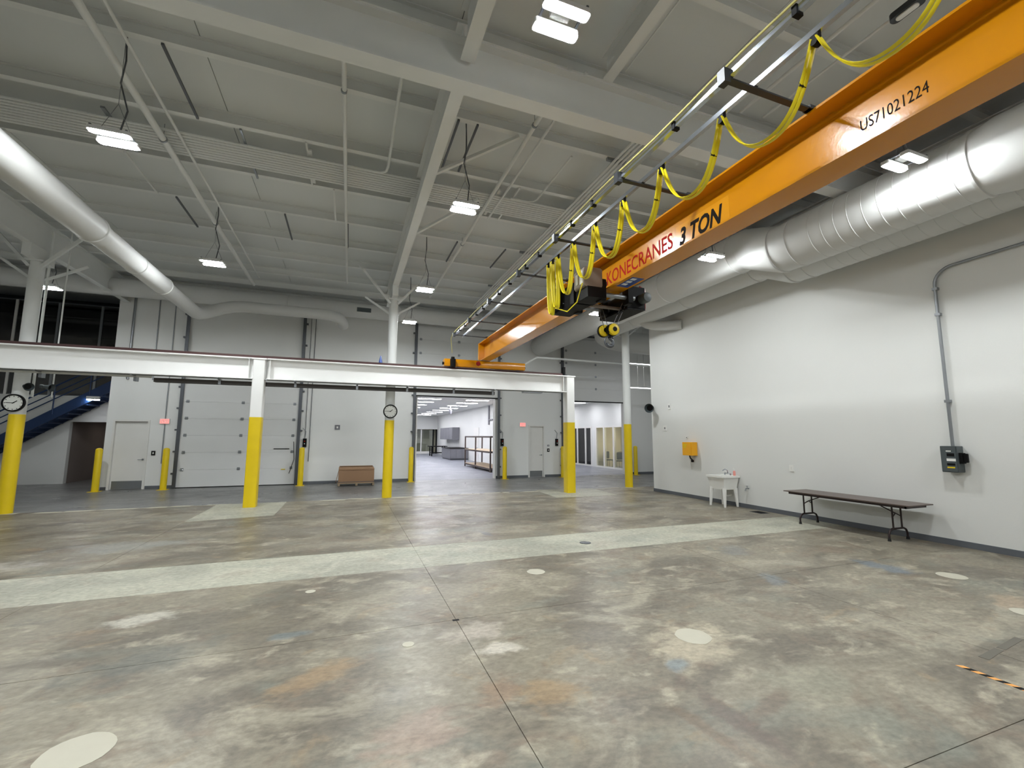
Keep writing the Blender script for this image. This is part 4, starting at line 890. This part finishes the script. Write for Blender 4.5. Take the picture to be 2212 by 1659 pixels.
MB().tube([(XR, 9.37, .54), (XR - .1, 9.37, .54), (XR - .13, 9.37, .48)], .018, 8).lathe([(.035, 0), (.035, .012)], (XR - .06, 9.37, .60), 10).tube([(XR - .06, 9.37, .54), (XR - .06, 9.37, .6)], .008, 6).build('tap_body', M_GALV, t)
# ---- folding table
t = thing('folding_table', 'long brown folding table standing against the white wall', 'table', (9.98, 6.45, 0))
tx0, tx1, ty0, ty1, th = 9.62, 10.36, 5.19, 7.66, .715
MB().box(tx0, tx1, ty0, ty1, th - .02, th).build('table_top', M_TABLE, t)
MB().box(tx0 + .06, tx0 + .09, ty0 + .08, ty1 - .08, th - .07, th - .02).box(tx1 - .09, tx1 - .06, ty0 + .08, ty1 - .08, th - .07, th - .02).box(tx0 + .06, tx1 - .06, ty0 + .08, ty0 + .1, th - .07, th - .02).box(tx0 + .06, tx1 - .06, ty1 - .1, ty1 - .08, th - .07, th - .02).build('apron', M_TLEG, t)
for yy, s in ((5.60, 1), (7.36, -1)):
    for x in (9.86, 10.12): MB().tube([(x, yy, .22), (x, yy, th - .05)], .016, 8).build('leg', M_TLEG, t)
    MB().tube([(9.71, yy, .0), (9.71, yy, .12), (9.75, yy, .19), (9.82, yy, .22), (10.16, yy, .22), (10.23, yy, .19), (10.27, yy, .12), (10.27, yy, 0)], .019, 8).build('foot', M_TLEG, t)
    for x in (9.71, 10.27): MB().lathe([(.03, 0), (.024, .05)], (x, yy, 0), 10).build('foot_cap', M_RUB, t)
    MB().tube([(9.88, yy, .45), (9.99, yy + .02 * s, .50), (10.10, yy, .45)], .011, 6).tube([(9.99, yy + .02 * s, .50), (9.99, yy + .42 * s, th - .04)], .011, 6).build('brace', M_TLEG, t)
# ---- floor drains, tape
t = thing('floor_drain', 'round dark drain cover in the pale concrete strip', 'drain', (4.19, 7.40, 0))
MB().lathe([(.105, .001), (.105, .006), (.085, .007)], (4.19, 7.40, 0), 24).build('rim', M_DARKM, t)
for k in range(5): MB().box(4.19 - .07 + k * .03, 4.19 - .055 + k * .03, 7.34, 7.46, .007, .009).build('grate_bar', M_GALV, t)
t = thing('floor_drain', 'square dark floor grate beside the wall near the sink', 'drain', (10.15, 8.80, 0))
MB().box(10.0, 10.30, 8.62, 8.98, .001, .006).build('frame', M_DARKM, t)
for k in range(7): MB().box(10.02 + k * .04, 10.035 + k * .04, 8.64, 8.96, .006, .010).build('grate_bar', M_BLK, t)
t = thing('joint_plug', 'small dark hole where two floor joints cross', 'floor plug', (1.165, 4.83, 0)); MB().box(1.13, 1.20, 4.82, 4.86, .0005, .002).build('plug', M_BLK, t)
t = thing('floor_tape', 'strip of grey tape stuck on the floor at right', 'tape', (5.8, 2.5, 0)); MB().prism([(5.40, 2.42), (5.76, 2.47), (5.75, 2.53), (5.39, 2.49)], 'z', .0005, .002).prism([(5.79, 2.47), (6.26, 2.53), (6.25, 2.59), (5.78, 2.53)], 'z', .0005, .002).build('tape', mat('grey_tape', srgb(96, 92, 82), .6), t)
t = thing('floor_tape', 'strip of black and orange hazard tape on the floor', 'tape', (5.05, 2.2, 0))
for k in range(9):
    y = 2.47 - k * .05
    MB().prism([(5.00, y), (5.05, y - .03), (5.05, y - .08), (5.00, y - .05)], 'z', .0005, .002).build('stripe', mat('tape_orange', srgb(226, 160, 84), .6) if k % 2 == 0 else M_BLK, t)
# ---- cardboard box on a pallet
t = thing('pallet', 'low wooden pallet under the cardboard box', 'pallet', (.38, 18.9, 0))
for y in (18.45, 18.8, 19.15): MB().box(-.30, 1.06, y - .05, y + .05, .10, .125).build('deck_board', M_WOOD, t)
for x in (-.28, .36, .98): MB().box(x, x + .08, 18.4, 19.2, .02, .10).build('stringer', M_WOOD, t)
t = thing('cardboard_box', 'brown cardboard box lying on a pallet by the end wall', 'box', (.38, 18.9, .125))
MB().box(-.27, 1.05, 18.5, 19.1, .125, .66).build('carton', M_CARD, t)
MB().prism([(18.48, .62), (18.5, .62), (18.78, .70), (18.77, .72)], 'x', -.27, 1.03).prism([(19.12, .62), (19.1, .62), (18.80, .74), (18.81, .76)], 'x', -.25, 1.0).build('flap', M_CARD, t)
MB().box(-.27, 1.05, 18.495, 18.5, .15, .17).build('strap', M_DARKM, t)
MB().bar((-.36, 18.7, .13), (-.24, 18.9, .72), .02, .3, up=(0, 1, 0)).build('flap', M_CARD, t)
t = thing('blue_cloth', 'blue rag lying on the runway rail by the clock column', 'cloth', (.85, YC, 4.19))
MB().lathe([(.06, 0), (.05, .06), (.035, .13), (.02, .2), (.005, .23)], (.85, YC, 4.19), 7).build('cloth', M_BLUES, t)
